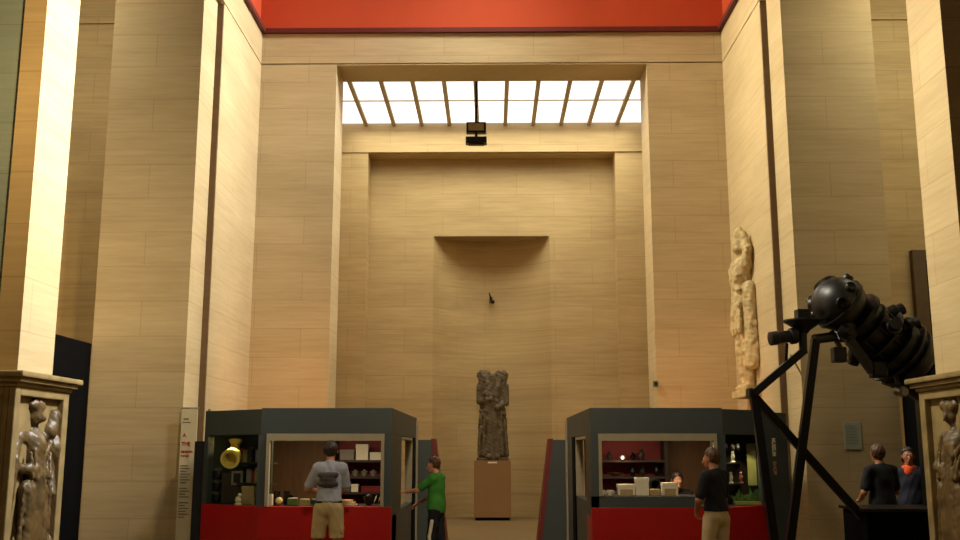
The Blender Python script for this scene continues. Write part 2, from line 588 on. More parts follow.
for s, side in ((-1, 'left'), (1, 'right')):
    b = lambda mb, x0, x1, *r: mb.box(min(s * x0, s * x1), max(s * x0, s * x1), *r)
    mb = MB()
    b(mb, 4.865, 6.1, 17.05, YF, 0, 9.67)
    b(mb, 4.93, 6.1, 17.05, YF, 9.67, FZ0)
    struct('wall_' + side, mb, STONE, 'side wall of the far bay, ' + side)
    mb = MB()
    b(mb, 4.98, 6.52, 16.2, 17.049, 0, FZ0)
    struct('wall_%s_pier' % side, mb, STONE, 'broad travertine pier on the ' + side)
    mb = MB()
    b(mb, 4.865, 5.9, -4, YF, FZ0, FZ1)
    struct('trim_2' if s < 0 else 'trim_3', mb, STONE, 'stone frieze running along the %s side' % side)
    mb = MB()
    b(mb, 6.1, 11, 18.0, 18.5, 0, 9.68)
    b(mb, 6.1, 11, 18.05, 18.5, 9.68, 9.73)
    b(mb, 6.1, 11, 18.0, 18.5, 9.73, FZ1)
    struct('wall_%s_aisle_end' % side, mb, STONE_IN, 'end wall of the %s aisle' % side)
    mb = MB()
    b(mb, 10.6, 11, -4, 18, 0, FZ1)
    struct('wall_%s_outer' % side, mb, STONE_IN, 'outer wall of the %s aisle' % side)
    mb = MB()
    b(mb, 5.0, 5.25, 10.5, 11.35, 2.46, FZ0)
    struct('wall_%s_near_pier' % side, mb, STONE, 'near travertine pier standing on the carved %s pedestal' % side)
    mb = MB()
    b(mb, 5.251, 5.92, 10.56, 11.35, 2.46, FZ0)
    struct('wall_%s_near' % side, mb, STONE_COOL_LIT, 'wall set back beside the near %s pier, cool daylight painted into its grey' % side)
    mb = MB()
    b(mb, 5.9, 11, -4, 18.5, FZ1, FZ1 + 0.2)
    struct('ceiling_%s_aisle' % side, mb, STONE_IN, 'flat ceiling over the %s aisle' % side)
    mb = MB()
    b(mb, 4.872, 4.979, 17.02, 17.049, 0, 9.66)  # added strip, its brown stands in for the shade in the joint
    struct('shade_strip_left' if s < 0 else 'shade_strip_right', mb, mat('joint_shade_brown', (112, 88, 60), 0.7, noise=0.1), 'narrow brown strip painting in the shade of the joint behind the %s pier' % side)
    # attic of orange cloth above the frieze
    mb = MB()
    b(mb, 4.93, 5.2, -4, YF + 0.3, FZ1 + 0.1, ZTOP)
    struct('wall_%s_attic' % side, mb, ORANGE, 'orange wall above the %s frieze' % side)
    mb = MB()
    b(mb, 4.78, 5.9, -4, YF + 0.06, FZ1, FZ1 + 0.1)
    struct('trim_5' if s < 0 else 'trim_6', mb, TRIMRED, 'dark red edge under the orange wall, ' + side)

struct('wall_far_attic', MB().box(-4.93, 4.93, YF + 0.06, YF + 0.3, FZ1 + 0.1, ZTOP), ORANGE, 'orange wall above the far frieze')
struct('trim_4', MB().box(-4.78, 4.78, YF - 0.08, YF + 0.3, FZ1, FZ1 + 0.1), TRIMRED, 'dark red edge under the far orange wall')
struct('ceiling', MB().box(-5.2, 5.2, -4, YF + 0.3, ZTOP, ZTOP + 0.2), mat('roof_white', (150, 146, 132), 0.8, noise=0.05), 'roof over the court')
struct('wall_behind', MB().box(-11, 11, -4.3, -4, 0, ZTOP), mat('dim_hall_stone', (96, 84, 62), 0.8, noise=0.1), 'wall behind the viewer')

# recess behind the tall opening: frame, skylight, inner wall and niche
YI, YJ = 24.45, 25.0
mb = MB().box(-4.3, -3.125, YI, YJ, 0, 9.075).box(3.125, 4.3, YI, YJ, 0, 9.075)
struct('wall_recess_jambs', mb, STONE_IN, 'stone jambs framing the inner recess')
mb = MB().box(-4.3, 4.3, YI - 0.03, YJ, 9.09, 9.8).box(-4.3, 4.3, YI + 0.03, YJ, 9.07, 9.09)
struct('trim_7', mb, STONE_IN, 'stone lintel under the skylight')
for s, side in ((-1, 'left'), (1, 'right')):
    struct('wall_recess_' + side, MB().box(*sorted((s * 4.3, s * 4.6)), YF + 0.98, 26, 0, 9.8), STONE_IN, 'side wall behind the tall opening, ' + side)
NW, NZ = 1.48, 7.03
mb = MB().box(-3.3, -NW, YJ, YJ + 0.3, 0, 9.2).box(NW, 3.3, YJ, YJ + 0.3, 0, 9.2).box(-NW, NW, YJ, YJ + 1.1, NZ, 9.2)
# shallow curved back of the niche
sag, seg = 0.85, 28
Rn = (NW * NW + sag * sag) / (2 * sag)
arc = []
for i in range(seg + 1):
    x = -NW + 2 * NW * i / seg
    arc.append((x, YJ + math.sqrt(Rn * Rn - x * x) - (Rn - sag)))
vs = [(x, y, 0) for x, y in arc] + [(x, y, NZ) for x, y in arc] + [(x, y + 0.2, 0) for x, y in arc] + [(x, y + 0.2, NZ) for x, y in arc]
n = seg + 1
mb.add(vs, [(i, i + 1, n + i + 1, n + i) for i in range(seg)] + [(2 * n + i + 1, 2 * n + i, 3 * n + i, 3 * n + i + 1) for i in range(seg)]
       + [(n + i, n + i + 1, 3 * n + i + 1, 3 * n + i) for i in range(seg)] + [(i + 1, i, 2 * n + i, 2 * n + i + 1) for i in range(seg)])
struct('wall_back', mb, STONE_IN, 'inner wall with a shallow curved niche')

win = MB().box(-4.6, 4.6, YF + 0.98, 25.2, 9.86, 9.9).build('window_1', SKYGLASS)
tag(win, 'row of bright skylight panes behind the tall opening', 'window', None, 'structure')
for k in range(-6, 6):
    x = 0.355 + 0.71 * k
    MB().box(x - 0.048, x + 0.048, YF + 0.98, YI, 9.79, 9.86).build('glazing_bar', FRAMEM, win)
MB().box(-4.3, 4.3, 22.72, 22.76, 9.835, 9.86).build('cross_bar', mat('thin_bar_paint', (200, 190, 170), 0.5, noise=0.05), win)
MB().box(-4.3, 4.3, YI - 0.02, YI + 0.1, 9.8, 9.86).build('sill_bar', FRAMEM, win)

# dark doorway in the end wall of the right aisle
dr = MB().box(7.86, 8.75, 17.93, 17.995, 0, 5.05).build('door_1', BLACK)
tag(dr, 'tall dark doorway in the end wall of the right aisle', 'door', None, 'structure')
mb = MB().box(7.62, 7.85, 17.86, 17.999, 0, 5.22).box(7.85, 9.0, 17.86, 17.999, 5.05, 5.22).box(8.76, 9.0, 17.86, 17.999, 0, 5.05)
mb.build('door_frame', mat('dark_door_frame', (96, 78, 54), 0.6, noise=0.1), dr)

# black partitions in the aisles
mb = MB().box(-6.63, -6.525, 12.6, 16.195, 0, 3.36)
o = mb.build('exhibition_partition', BLACK, bevel=0.01)
tag(o, 'tall black partition between the left pedestal and the left pier', 'partition')
mb = MB().box(6.56, 6.68, 12.9, 16.195, 0, 3.36)
o = mb.build('exhibition_partition', BLACK, bevel=0.01)
tag(o, 'tall black partition behind the people beside the right pedestal', 'partition')

# ================================================================== CARVED PEDESTALS
def draped_figure(S, base, face, H, lean=0.0, wide=1.0, deep=1.0):
    """carved standing figure: base point, facing direction (unit XY), height"""
    bx, by, bz = base
    fx, fy = face
    rx, ry = fy, -fx                      # to the figure's right-hand side seen from behind
    k = H / 1.75

    def q(r, f, z):
        r, f = r * wide, f * deep
        return (bx + (rx * r + fx * f) * k, by + (ry * r + fy * f) * k, bz + z * k)
    S.cone(q(0.02, .03, 1.60), q(0.02, .04, 1.66), .095 * k, .085 * k)
    S.cone(q(0, 0, 1.42), q(0, .02, 1.55), .06 * k, .055 * k)
    S.cone(q(-.17, 0, 1.40), q(.17, 0, 1.40), .075 * k, .075 * k, .05)
    S.cone(q(0, 0, 1.32), q(0, 0, 1.02), .16 * k, .13 * k, .06)
    S.cone(q(0, 0, 1.0), q(lean, 0, .10), .17 * k, .21 * k, .06)
    S.cone(q(-.11, .05, .9), q(-.13, .06, .05), .10 * k, .11 * k, .04)
    S.cone(q(.12, .09, .9), q(.10, .12, .45), .10 * k, .08 * k, .04)
    S.cone(q(.10, .12, .45), q(.13, .03, .04), .08 * k, .08 * k, .04)
    S.cone(q(.20, .0, 1.38), q(.27, .05, 1.12), .06 * k, .05 * k, .03)
    S.cone(q(.27, .05, 1.12), q(.08, .16, 1.10), .05 * k, .045 * k, .03)
    S.cone(q(-.20, .0, 1.38), q(-.29, .03, 1.10), .06 * k, .05 * k, .03)
    S.cone(q(-.29, .03, 1.10), q(-.24, .12, .86), .05 * k, .045 * k, .03)
    # sash and hanging folds
    S.cone(q(-.16, .12, 1.06), q(.17, .12, .96), .035 * k, .035 * k, .02)
    S.cone(q(-.20, .10, 1.35), q(.12, .15, 1.05), .03 * k, .03 * k, .02)
    for i in range(6):
        x = -.19 + .075 * i
        S.cone(q(x, .13, .94), q(x * 1.15 + .02, .15, .08), .020 * k, .032 * k, .015)
    return q


def weather(amp, f=9.0, fold=0.0, ff=40.0, ax=0):
    def post(X, Y, Z):
        n_ = np.sin(X * f * 1.7 + 2.1 * np.sin(Z * f)) * np.sin(Y * f * 1.9 + 1.3) * np.sin(Z * f * 1.3 + 1.7 * np.sin(X * f * 1.2 + Y * f))
        n_ += 0.5 * np.sin(X * f * 3.1 + Z * f * 2.2) * np.sin(Z * f * 3.3 + Y * f * 2.7)
        d = amp * n_
        if fold:
            d = d + fold * np.sin((Y if ax else X) * ff + 2.0 * np.sin(Z * 2.3))
        return d
    return post


def carved_pedestal(s, label):
    x_face = s * 4.9
    root = thing('carved_pedestal', label, 'pedestal', (s * 5.07, 10.95, 0))
    bx = lambda mb, x0, x1, *r: mb.box(*sorted((s * x0, s * x1)), *r)
    mb = MB()
    bx(mb, 4.97, 5.90, 10.36, 11.62, 0, 2.30)                       # core, panels sunk 7 cm
    for y0, y1 in ((10.30, 10.42), (11.48, 11.62)):                  # uprights of the frame
        bx(mb, 4.9, 4.97, y0, y1, 0, 2.30)
    bx(mb, 4.9, 4.97, 10.42, 11.48, 2.21, 2.30)
    bx(mb, 4.9, 4.97, 10.42, 11.48, 0, 0.2)
    bx(mb, 4.97, 5.02, 10.30, 10.36, 0, 2.30)
    bx(mb, 5.80, 5.90, 10.30, 10.36, 0, 2.30)
    bx(mb, 5.02, 5.80, 10.30, 10.36, 2.21, 2.30)
    bx(mb, 5.02, 5.80, 10.30, 10.36, 0, 0.2)
    mb.build('body', PED, root, bevel=0.012)
    mb = MB()
    for x0, g, z0, z1 in ((4.875, .03, 2.301, 2.345), (4.83, .07, 2.345, 2.395), (4.79, .11, 2.395, 2.455)):
        bx(mb, x0, 5.92, 10.30 - g, 11.62 + g, z0, z1)
    mb.build('cornice', PED, root, bevel=0.018)
    # relief on the face towards the court
    S = SDF()
    q = draped_figure(S, (s * 5.025, 10.95, 0.20), (-s, 0), 1.98, 0, 1.45, .85)
    for i in range(7):
        S.cone(q(-.17 + .05 * i, .13, 1.34 - .03 * abs(i - 3)), q(-.12 + .04 * i, .17, 1.02), .020, .028, .015)
    S.cone(q(.0, .13, 1.62), q(.0, .15, 1.57), .016, .022, .01)
    S.cone(q(-.06, .04, 1.70), q(.07, .06, 1.70), .07, .07, .03)
    S.cone(q(-.20, .06, 1.46), q(-.26, .06, 1.62), .09, .08, .03)
    S.cone(q(.16, .10, .62), q(-.16, .14, .40), .04, .05, .02); S.cone(q(.18, .10, .40), q(-.1, .14, .22), .04, .05, .02)
    if s > 0:
        S.cone(q(-.36, .1, .05), q(-.34, .1, 1.72), .022, .022, .01)      # upright staff
        S.cone(q(-.24, .1, .9), q(-.35, .1, 1.0), .05, .045, .02)
    else:
        S.cone(q(.28, .06, 1.2), q(.40, .05, .3), .06, .09, .04)
        S.ell(q(-.30, .05, 1.30), (.10, .13, .16))
        S.ell(q(-.34, .03, .30), (.10, .14, .22))
    S.p = [(t, a, b, ra, rb, k, z) for t, a, b, ra, rb, k, z in S.p]
    S.mesh('relief_figure', PED_DARK, root, h=0.016, post=weather(.007, 16, .006, 55, 1), at_loc=tuple(-root.location),
           clip=[((s * 4.835, 0, 0), (-s, 0, 0)), ((0, 10.425, 0), (0, -1, 0)), ((0, 11.475, 0), (0, 1, 0)), ((0, 0, .205), (0, 0, -1)), ((0, 0, 2.205), (0, 0, 1))])
    # relief on the narrow front
    S = SDF()
    draped_figure(S, (s * 5.41, 10.42, 0.22), (0, -1), 1.95, 0, 1.2)
    S.mesh('relief_figure', PED_DARK, root, h=0.018, post=weather(.010, 14, .008, 55, 0), at_loc=tuple(-root.location),
           clip=[((0, 10.305, 0), (0, -1, 0)), ((s * 5.025, 0, 0), (-s, 0, 0)), ((s * 5.795, 0, 0), (s, 0, 0)), ((0, 0, .205), (0, 0, -1)), ((0, 0, 2.205), (0, 0, 1))])


carved_pedestal(-1, 'carved stone pedestal with draped figure, under the white-lit near pier')
carved_pedestal(1, 'carved stone pedestal with staff-bearing figure, beside the black astronomical instrument')

# ================================================================== STATUE, RELIEF, SMALL WALL THINGS
pl = thing('statue_plinth', 'plain tan plinth under the dark stone statue', 'plinth', (0.01, 24.83, 0))
MB().box(-.43, .45, 24.42, 25.25, 0.07, 1.40).build('block', PLINTH, pl, bevel=0.008)
MB().box(-.40, .42, 24.45, 25.22, 0, 0.07).build('base_strip', BLACK, pl)
MB().box(-.10, .12, 24.412, 24.42, 1.335, 1.372).build('caption_plate', WHITE, pl)

S = SDF()
S.cone((0, 0, .10), (0, 0, .9), .36, .33, .05).cone((0, 0, .9), (0, 0, 1.75), .32, .29, .08)
S.cone((-.24, .0, 1.80), (.24, 0, 1.80), .14, .14, .08)
S.cone((0, -.10, 1.92), (0, -.14, 1.98), .13, .12, .04)                                   # worn head
S.cone((0, -.24, 1.96), (0, -.25, 1.90), .03, .035, .02)
for q in (-1, 1):
    S.cone((.13 * q, -.02, 2.10), (.27 * q, -.04, 2.08), .09, .11, .03)                   # curled locks of the headdress
    S.cone((.28 * q, -.06, 2.05), (.27 * q, -.10, 1.86), .10, .07, .03)
    S.cone((.20 * q, -.14, 2.02), (.14 * q, -.18, 1.78), .06, .05, .03)
    S.cone((.30 * q, -.08, 1.78), (.33 * q, -.12, 1.42), .095, .085, .04)
S.cone((-.33, -.12, 1.42), (-.06, -.30, 1.46), .08, .06, .03).cone((.33, -.12, 1.40), (.10, -.32, 1.26), .08, .06, .03)
S.cone((-.26, -.24, 1.18), (.28, -.25, 1.12), .055, .055, .03).cone((-.2, -.24, 1.62), (.22, -.26, 1.34), .05, .045, .03)
for i in range(8):
    x = -.32 + .092 * i
    S.cone((x * .85, -.27, 1.10), (x * 1.05, -.31, .14), .035, .05, .02)
S.cone((-.10, -.3, .10), (-.10, -.40, .09), .07, .06, .03).cone((.12, -.3, .10), (.12, -.40, .09), .07, .06, .03)
st = thing('stone_statue', 'weathered dark stone statue of a robed figure standing in the niche', 'statue', (0.02, 24.86, 1.401))
S.mesh('figure', BASALT, st, h=0.018, post=weather(.016, 12, .010, 46), clip=[((0, 0, .02), (0, 0, -1)), ((0, .36, 0), (0, 1, 0)), ((.40, 0, 0), (1, 0, 0)), ((-.40, 0, 0), (-1, 0, 0))])
MB().box(-.37, .41, 24.5, 25.2, 1.401, 1.47).build('foot_slab', BASALT, st, bevel=0.02)

rel = thing('relief_figure_sculpture', 'pale tall relief of a standing figure on the right-hand side wall', 'sculpture', (4.80, 18.95, 2.60))
S = SDF()
def q(r, f, z):                              # r along the wall (+ towards the viewer), f out of the wall
    return (4.84 - f, 18.72 - r, 2.72 + z)


S.cone(q(.02, .10, 2.72), q(.0, .12, 2.86), .17, .15, .04)                                   # head and helmet
S.cone(q(.0, .12, 2.98), q(-.06, .10, 3.06), .12, .07, .05)
S.cone(q(.0, .06, 2.45), q(.0, .08, 2.62), .11, .10, .04)
S.cone(q(-.26, .06, 2.38), q(.26, .06, 2.38), .14, .14, .06)
S.cone(q(0, .08, 2.25), q(0, .08, 1.75), .26, .22, .08)
S.cone(q(0, .08, 1.70), q(.0, .08, 1.45), .24, .26, .06)
S.cone(q(-.34, .08, 2.36), q(-.44, .10, 1.92), .11, .09, .04).cone(q(-.44, .10, 1.92), q(-.20, .20, 1.72), .09, .08, .03)
S.cone(q(.34, .08, 2.36), q(.42, .08, 2.60), .10, .09, .04).cone(q(.42, .08, 2.60), q(.28, .12, 2.92), .09, .07, .03)
S.cone(q(-.13, .09, 1.40), q(-.18, .13, .75), .15, .11, .04).cone(q(-.18, .13, .75), q(-.16, .07, .10), .11, .08, .03)
S.cone(q(.13, .09, 1.40), q(.20, .11, .75), .15, .11, .04).cone(q(.20, .11, .75), q(.14, .07, .10), .11, .08, .03)
S.cone(q(-.16, .10, .06), q(-.22, .20, .05), .08, .07, .03).cone(q(.14, .10, .06), q(.20, .20, .05), .08, .07, .03)
S.cone(q(.34, .05, 1.9), q(.38, .03, .55), .13, .17, .05)                                   # mantle falling behind
S.cone(q(-.30, .05, 1.6), q(-.34, .03, .9), .10, .13, .05)
for i in range(9):                                                                          # pleats and straps
    x = -.26 + .065 * i
    S.cone(q(x, .24, 1.62), q(x * 1.15, .26, 1.18 - .05 * (i % 3)), .034, .05, .02)
for z_ in (1.68, 1.98, 2.24):
    S.cone(q(-.24, .22, z_), q(.24, .24, z_ - .10), .045, .045, .02)
for i in range(5):
    S.cone(q(.30 + .035 * i, .10, 1.7 - .1 * i), q(.27 + .05 * i, .12, .45), .03, .045, .015)
S.ell(q(-.05, .24, 2.1), (.08, .10, .10)); S.ell(q(.14, .24, 2.1), (.08, .10, .10))
S.mesh('figure', PLASTER, rel, h=0.022, post=weather(.016, 13, .006, 40, 1), at_loc=tuple(-rel.location), clip=[((4.864, 0, 0), (1, 0, 0)), ((0, 0, 2.72), (0, 0, -1))])
MB().box(4.56, 4.864, 18.2, 19.2, 2.60, 2.74).build('ledge', PLASTER, rel, bevel=0.015)

hk = thing('wall_bracket', 'small black bracket fixed high on the niche wall above the statue', 'bracket', (-.02, 25.80, 5.42))
MB().box(-.06, .02, 25.77, 25.85, 5.42, 5.58).build('plate', IRON, hk, bevel=0.008)
MB().tube((-.02, 25.78, 5.52), (-.06, 25.58, 5.64), .025, .018).build('arm', IRON, hk)
MB().tube((-.02, 25.77, 5.46), (.03, 25.62, 5.42), .045, .05).build('spot_head', IRON, hk)

sv = thing('wall_sensor', 'small dull green box fixed at the right edge of the tall opening', 'sensor', (3.25, 19.97, 2.88))
MB().box(3.20, 3.30, 19.93, 19.999, 2.88, 3.0).build('housing', mat('sensor_green', (70, 92, 70), 0.4, noise=0.1), sv, bevel=0.012)
MB().lathe((3.25, 19.93, 2.94), (0, -1, 0), [(.03, 0), (.026, .02), (.01, .028)]).build('lens', LENS, sv, smooth=True)

nt_ = thing('wall_notice', 'pale sheet notice fixed on the right pier', 'notice', (5.735, 16.19, 1.66))
MB().box(5.60, 5.87, 16.185, 16.199, 1.66, 2.09).build('sheet', PAPER, nt_)
mb = MB()
for i in range(7):
    mb.box(5.635, 5.80 + .03 * (i % 2), 16.182, 16.186, 2.02 - i * .045, 2.032 - i * .045)
mb.build('print_lines', mat('faint_grey_ink', (146, 148, 132), .6, noise=.02), nt_)

# floodlights hanging in front of the skylight
fl = thing('hanging_floodlight', 'pair of black floodlights hanging on a pole before the skylight', 'floodlight', (-.33, 21.0, 8.2))
MB().tube((-.33, 21.0, 9.86), (-.33, 21.0, 8.62), .035).build('pole', IRON, fl)
mb = MB().box(-.55, -.11, 20.90, 21.08, 8.46, 8.70)
h1 = mb.build('lamp_housing', IRON, fl, bevel=0.02)
MB().box(-.50, -.16, 20.885, 20.90, 8.50, 8.66).build('lamp_glass', mat('lamp_front_glass', (150, 136, 92), 0.15, noise=0.1), h1)
MB().box(-.36, -.30, 20.96, 21.04, 8.36, 8.46).build('bracket', IRON, fl)
h2 = MB().box(-.56, -.10, 20.86, 21.10, 8.22, 8.36).build('lamp_housing', IRON, fl, bevel=0.02)
MB().box(-.50, -.16, 20.90, 21.06, 8.20, 8.22).build('lamp_glass', LENS, h2)

# cream banner leaning on the left pier
bn = thing('exhibition_banner', 'tall narrow cream banner with red and grey print on the left pier edge', 'banner', (-4.78, 16.08, 0))
MB().box(-4.955, -4.70, 16.07, 16.09, 0.04, 2.31).build('cloth', BANNERM, bn)
MB().tube((-4.97, 16.08, 2.31), (-4.685, 16.08, 2.31), .014).build('top_rail', STEEL, bn)
MB().box(-4.98, -4.68, 16.0, 16.16, 0, 0.04).build('foot', STEEL, bn, bevel=0.008)
text('heading', 'A', .085, INKRED, (-4.92, 16.066, 1.88), (1, 0, 0), (0, 0, 1), bn, 'LEFT', .002)
text('heading', 'THE', .075, INKRED, (-4.93, 16.066, 1.745), (1, 0, 0), (0, 0, 1), bn, 'LEFT', .003)
for zz, wd, hh in ((1.625, .19, .032), (1.56, .13, .022)):
    mb = MB()
    mb.box(-4.93, -4.93 + wd, 16.067, 16.07, zz - hh / 2, zz - hh / 2 + .006)
    for i in range(int(wd / .026)):
        mb.box(-4.93 + i * .026, -4.93 + i * .026 + .019, 16.064, 16.07, zz - hh / 2 - .006 * (i % 2), zz + hh / 2)
    mb.build('red_print_line', INKRED, bn)
z = 1.40
for i in range(19):
    wd = (.12, .15, .10, .16)[i % 4]
    if i not in (7, 12):
        MB().box(-4.93, -4.93 + wd, 16.064, 16.07, z, z + .014).build('grey_print_line', INKGREY, bn)
    z -= .044
MB().box(-4.92, -4.84, 16.064, 16.07, 2.13, 2.15).build('grey_print_line', INKGREY, bn)
MB().box(-4.93, -4.80, 16.064, 16.07, 2.08, 2.092).build('grey_print_line', INKGREY, bn)

# dark panel standing between the left pier and the left kiosk
pn = thing('exhibition_screen', 'narrow dark navy panel standing between cream banner and left kiosk', 'panel', (-4.31, 15.0, 0))
MB().box(-4.40, -4.22, 14.97, 15.03, .03, 1.78).build('board', NAVY, pn, bevel=0.006)
MB().box(-4.44, -4.18, 14.85, 15.15, 0, .03).build('foot', IRON, pn)
rod = MB().tube((-4.27, 15.2, 0), (-4.27, 15.2, 2.26), .016).build('support_rod', STEEL)
tag(rod, 'thin grey steel rod rising behind the navy panel', 'rod')

# ================================================================== MUSEUM SHOP KIOSKS
YK = 13.6
ZT, ZW, ZC = 2.21, 1.855, 0.91


def kiosk(s, label, x_in, x_mid, sec, end, depth, sill, side_win):
    """s=-1 left kiosk, +1 right kiosk. x_in: edge on the passage, x_mid: end of the flat front,
    sec: end of the angled front, end: end of the last angled piece"""
    r = thing('shop_kiosk', label, 'kiosk', (s * (x_in + x_mid) / 2, (YK + depth) / 2, 0))
    X = lambda v: s * v

    def bx(mb, x0, x1, *a):
        return mb.box(*sorted((X(x0), X(x1))), *a)

    def wall(mb, a, b, t, z0, z1):            # upright panel along the front line, thickness inwards
        a2, b2 = (X(a[0]), a[1]), (X(b[0]), b[1])
        return mb.slab(a2, b2, t, z0, z1) if s > 0 else mb.slab(b2, a2, t, z0, z1)
    A, B, C_, E_ = (x_in, YK), (x_mid, YK), sec, end
    # fascia and roof
    mb = MB()
    wall(mb, A, B, .14, ZW, ZT); wall(mb, B, C_, .14, ZW, ZT - .015); wall(mb, C_, E_, .14, 0.0 if s > 0 else ZW, ZT - .03)
    bx(mb, x_in, x_in + .12, YK + .14, depth, ZW, ZT)
    mb.build('fascia', KGREY, r, bevel=0.006)
    poly = [(X(x_in + .12), YK + .14), (X(x_mid), YK + .14), (X(C_[0]), C_[1] + .14), (X(E_[0] - .05), E_[1] + .1), (X(E_[0] - .05), depth), (X(x_in + .12), depth)]
    if s < 0:
        poly = poly[::-1]
    MB().prism(poly, ZT - .10, ZT - .05).build('roof', KGREY, r)
    # lower front
    zr = ZC if s < 0 else 0.90
    mb = MB()
    wall(mb, A, B, .10, 0.06, zr); wall(mb, B, C_, .10, .06, zr)
    bx(mb, x_in, x_in + .10, YK + .10, YK + .75, .06, .78)
    mb.build('counter_front', KRED, r, bevel=0.006)
    mb = MB()
    wall(mb, A, B, .14, 0, .06); wall(mb, B, C_, .14, 0, .06); bx(mb, x_in + .02, x_in + .10, YK + .10, depth, 0, .06)
    mb.build('kick_board', BLACK, r)
    # worktop behind the front
    zt = zr if s < 0 else sill - .002
    mb = MB(); bx(mb, x_in + .1, x_mid, YK + .1, YK + .72, zt - .04, zt)
    mb.build('worktop', KDARK, r)
    poly = [(X(x_mid), YK + .1), (X(C_[0]), C_[1] + .1), (X(C_[0] + .03), C_[1] + .6), (X(x_mid), YK + .72)]
    if s < 0:
        poly = poly[::-1]
    MB().prism(poly, zr - .04, zr).build('display_floor', KDARK, r)
    # grey framing: posts, sill
    mb = MB(); bx(mb, x_in, x_in + .10, YK, YK + .12, ZC if s < 0 else .9, ZW); mb.build('corner_post', KGREY, r)
    mb = MB(); bx(mb, x_mid - .085, x_mid + .03, YK + .002, YK + .10, zr, ZW); mb.build('post', KGREY, r)
    mb = MB(); wall(mb, (C_[0] - .07, C_[1] - .06), C_, .10, zr, ZW); mb.build('post', KGREY, r)
    if s > 0:
        mb = MB(); wall(mb, A, B, .10, .90, sill); mb.build('window_sill', KGREY, r)
    # passage side: solid wall with one opening
    y0, y1, zb = side_win
    mb = MB(); bx(mb, x_in, x_in + .10, YK + .12, y0, .06 if y0 > YK + .8 else .78, ZW); mb.build('side_panel', KGREY, r)
    mb = MB(); bx(mb, x_in, x_in + .10, y1, depth, .06, ZW); mb.build('side_panel', KGREY, r)
    mb = MB(); bx(mb, x_in, x_in + .10, y0, y1, .06, zb); mb.build('side_panel', KGREY, r)
    # cream window frame, standing 3 cm proud of the framing
    mb = MB()
    zs = (ZC if s < 0 else sill)
    bx(mb, x_in + .10, x_mid - .085, YK - .03, YK + .06, ZW - .085, ZW + .01)
    bx(mb, x_in + .10, x_in + .145, YK - .03, YK + .06, zs, ZW - .085)
    bx(mb, x_mid - .13, x_mid - .085, YK - .03, YK + .06, zs, ZW - .085)
    mb.build('window_frame', KCREAM, r, bevel=0.004)
    mb = MB()
    bx(mb, x_in - .008, x_in + .11, y1 - .07, y1, zb, ZW - .02)
    bx(mb, x_in - .008, x_in + .11, y0, y1, ZW - .05, ZW - .01)
    mb.build('side_window_frame', KCREAM, r)
    mb = MB()
    bx(mb, x_in - .02, x_in + .02, y1 + .02, y1 + .55, .06, ZW)
    mb.build('side_door_leaf', BLACK, r)
    mb = MB()
    bx(mb, x_in - .03, x_in + .02, depth - .12, depth, .0, ZT - .05)
    mb.build('edge_strip', KCREAM, r)
    # display section: glass, back board, shelves
    mb = MB()
    wall(mb, (B[0] + .03, B[1] + .03), (C_[0] - .07, C_[1] - .04), .008, zr, ZW)
    mb.build('display_glass', GLASS, r)
    mb = MB()
    wall(mb, (B[0] - .02, B[1] + .62), (C_[0] + .05, C_[1] + .62), .03, .06, ZT - .1)
    mb.build('display_back', mat('dark_green_board', (58, 66, 44), 0.6, noise=0.15) if s < 0 else KDARK, r)
    for zz in (1.20, 1.48):
        if s < 0:
            mb = MB(); wall(mb, (B[0] + .02, B[1] + .30), (B[0] + .52, B[1] + .66), .26, zz - .02, zz)
        else:
            mb = MB(); wall(mb, (B[0] + .04, B[1] + .30), (C_[0] - .3, C_[1] + .30), .28, zz - .02, zz)
        mb.build('display_shelf', KDARK, r)
    # back of the shop: brown board and the red shelf wall next to the passage
    yb = 15.65
    mb = MB()
    bx(mb, x_in + .1, x_mid + .3, yb, yb + .06, .06, ZT - .1)
    mb.build('back_wall', KWOOD, r)
    xs1 = x_in + 1.02 if s < 0 else x_in + 1.26
    mb = MB()
    bx(mb, x_in + .11, xs1, yb - .05, yb, .5, ZT - .1)
    mb.build('red_shelf_back', KREDWALL, r)
    mb = MB()
    bx(mb, xs1, xs1 + .05, yb - .42, yb, .06, ZT - .1)
    mb.build('shelf_side', KDARK, r)
    for zz in (1.03, 1.26, 1.50):
        mb = MB()
        bx(mb, x_in + .11, xs1, yb - .40, yb - .05, zz - .03, zz)
        mb.build('shelf', KDARK, r)
    # lamp strip under the roof
    mb = MB()
    bx(mb, x_in + .4, x_mid - .4, 14.05, 14.13, ZT - .14, ZT - .10)
    mb.build('lamp_strip', KCREAM, r)
    la = bpy.data.lights.new('kiosk_lamp', 'AREA'); la.shape = 'RECTANGLE'; la.size, la.size_y, la.energy, la.color = 1.1, .06, 20.0, (1.0, .78, .5)
    lo = bpy.data.objects.new('kiosk_lamp', la); COL.objects.link(lo); lo.parent = r
    lo.location = Vector((X((x_in + x_mid) / 2), 14.09, ZT - .15)) - r.location
    return r


kl = kiosk(-1, 'dark grey and red shop kiosk on the left, man in shorts at its window', 1.34, 3.11, (4.07, 14.31), (4.15, 14.75), 18.0, ZC, (15.05, 17.0, .80))
kr = kiosk(1, 'dark grey and red shop kiosk on the right with vertical lettering', 1.32, 3.09, (3.83, 14.22), (4.28, 14.75), 17.9, 1.045, (14.35, 16.0, .95))

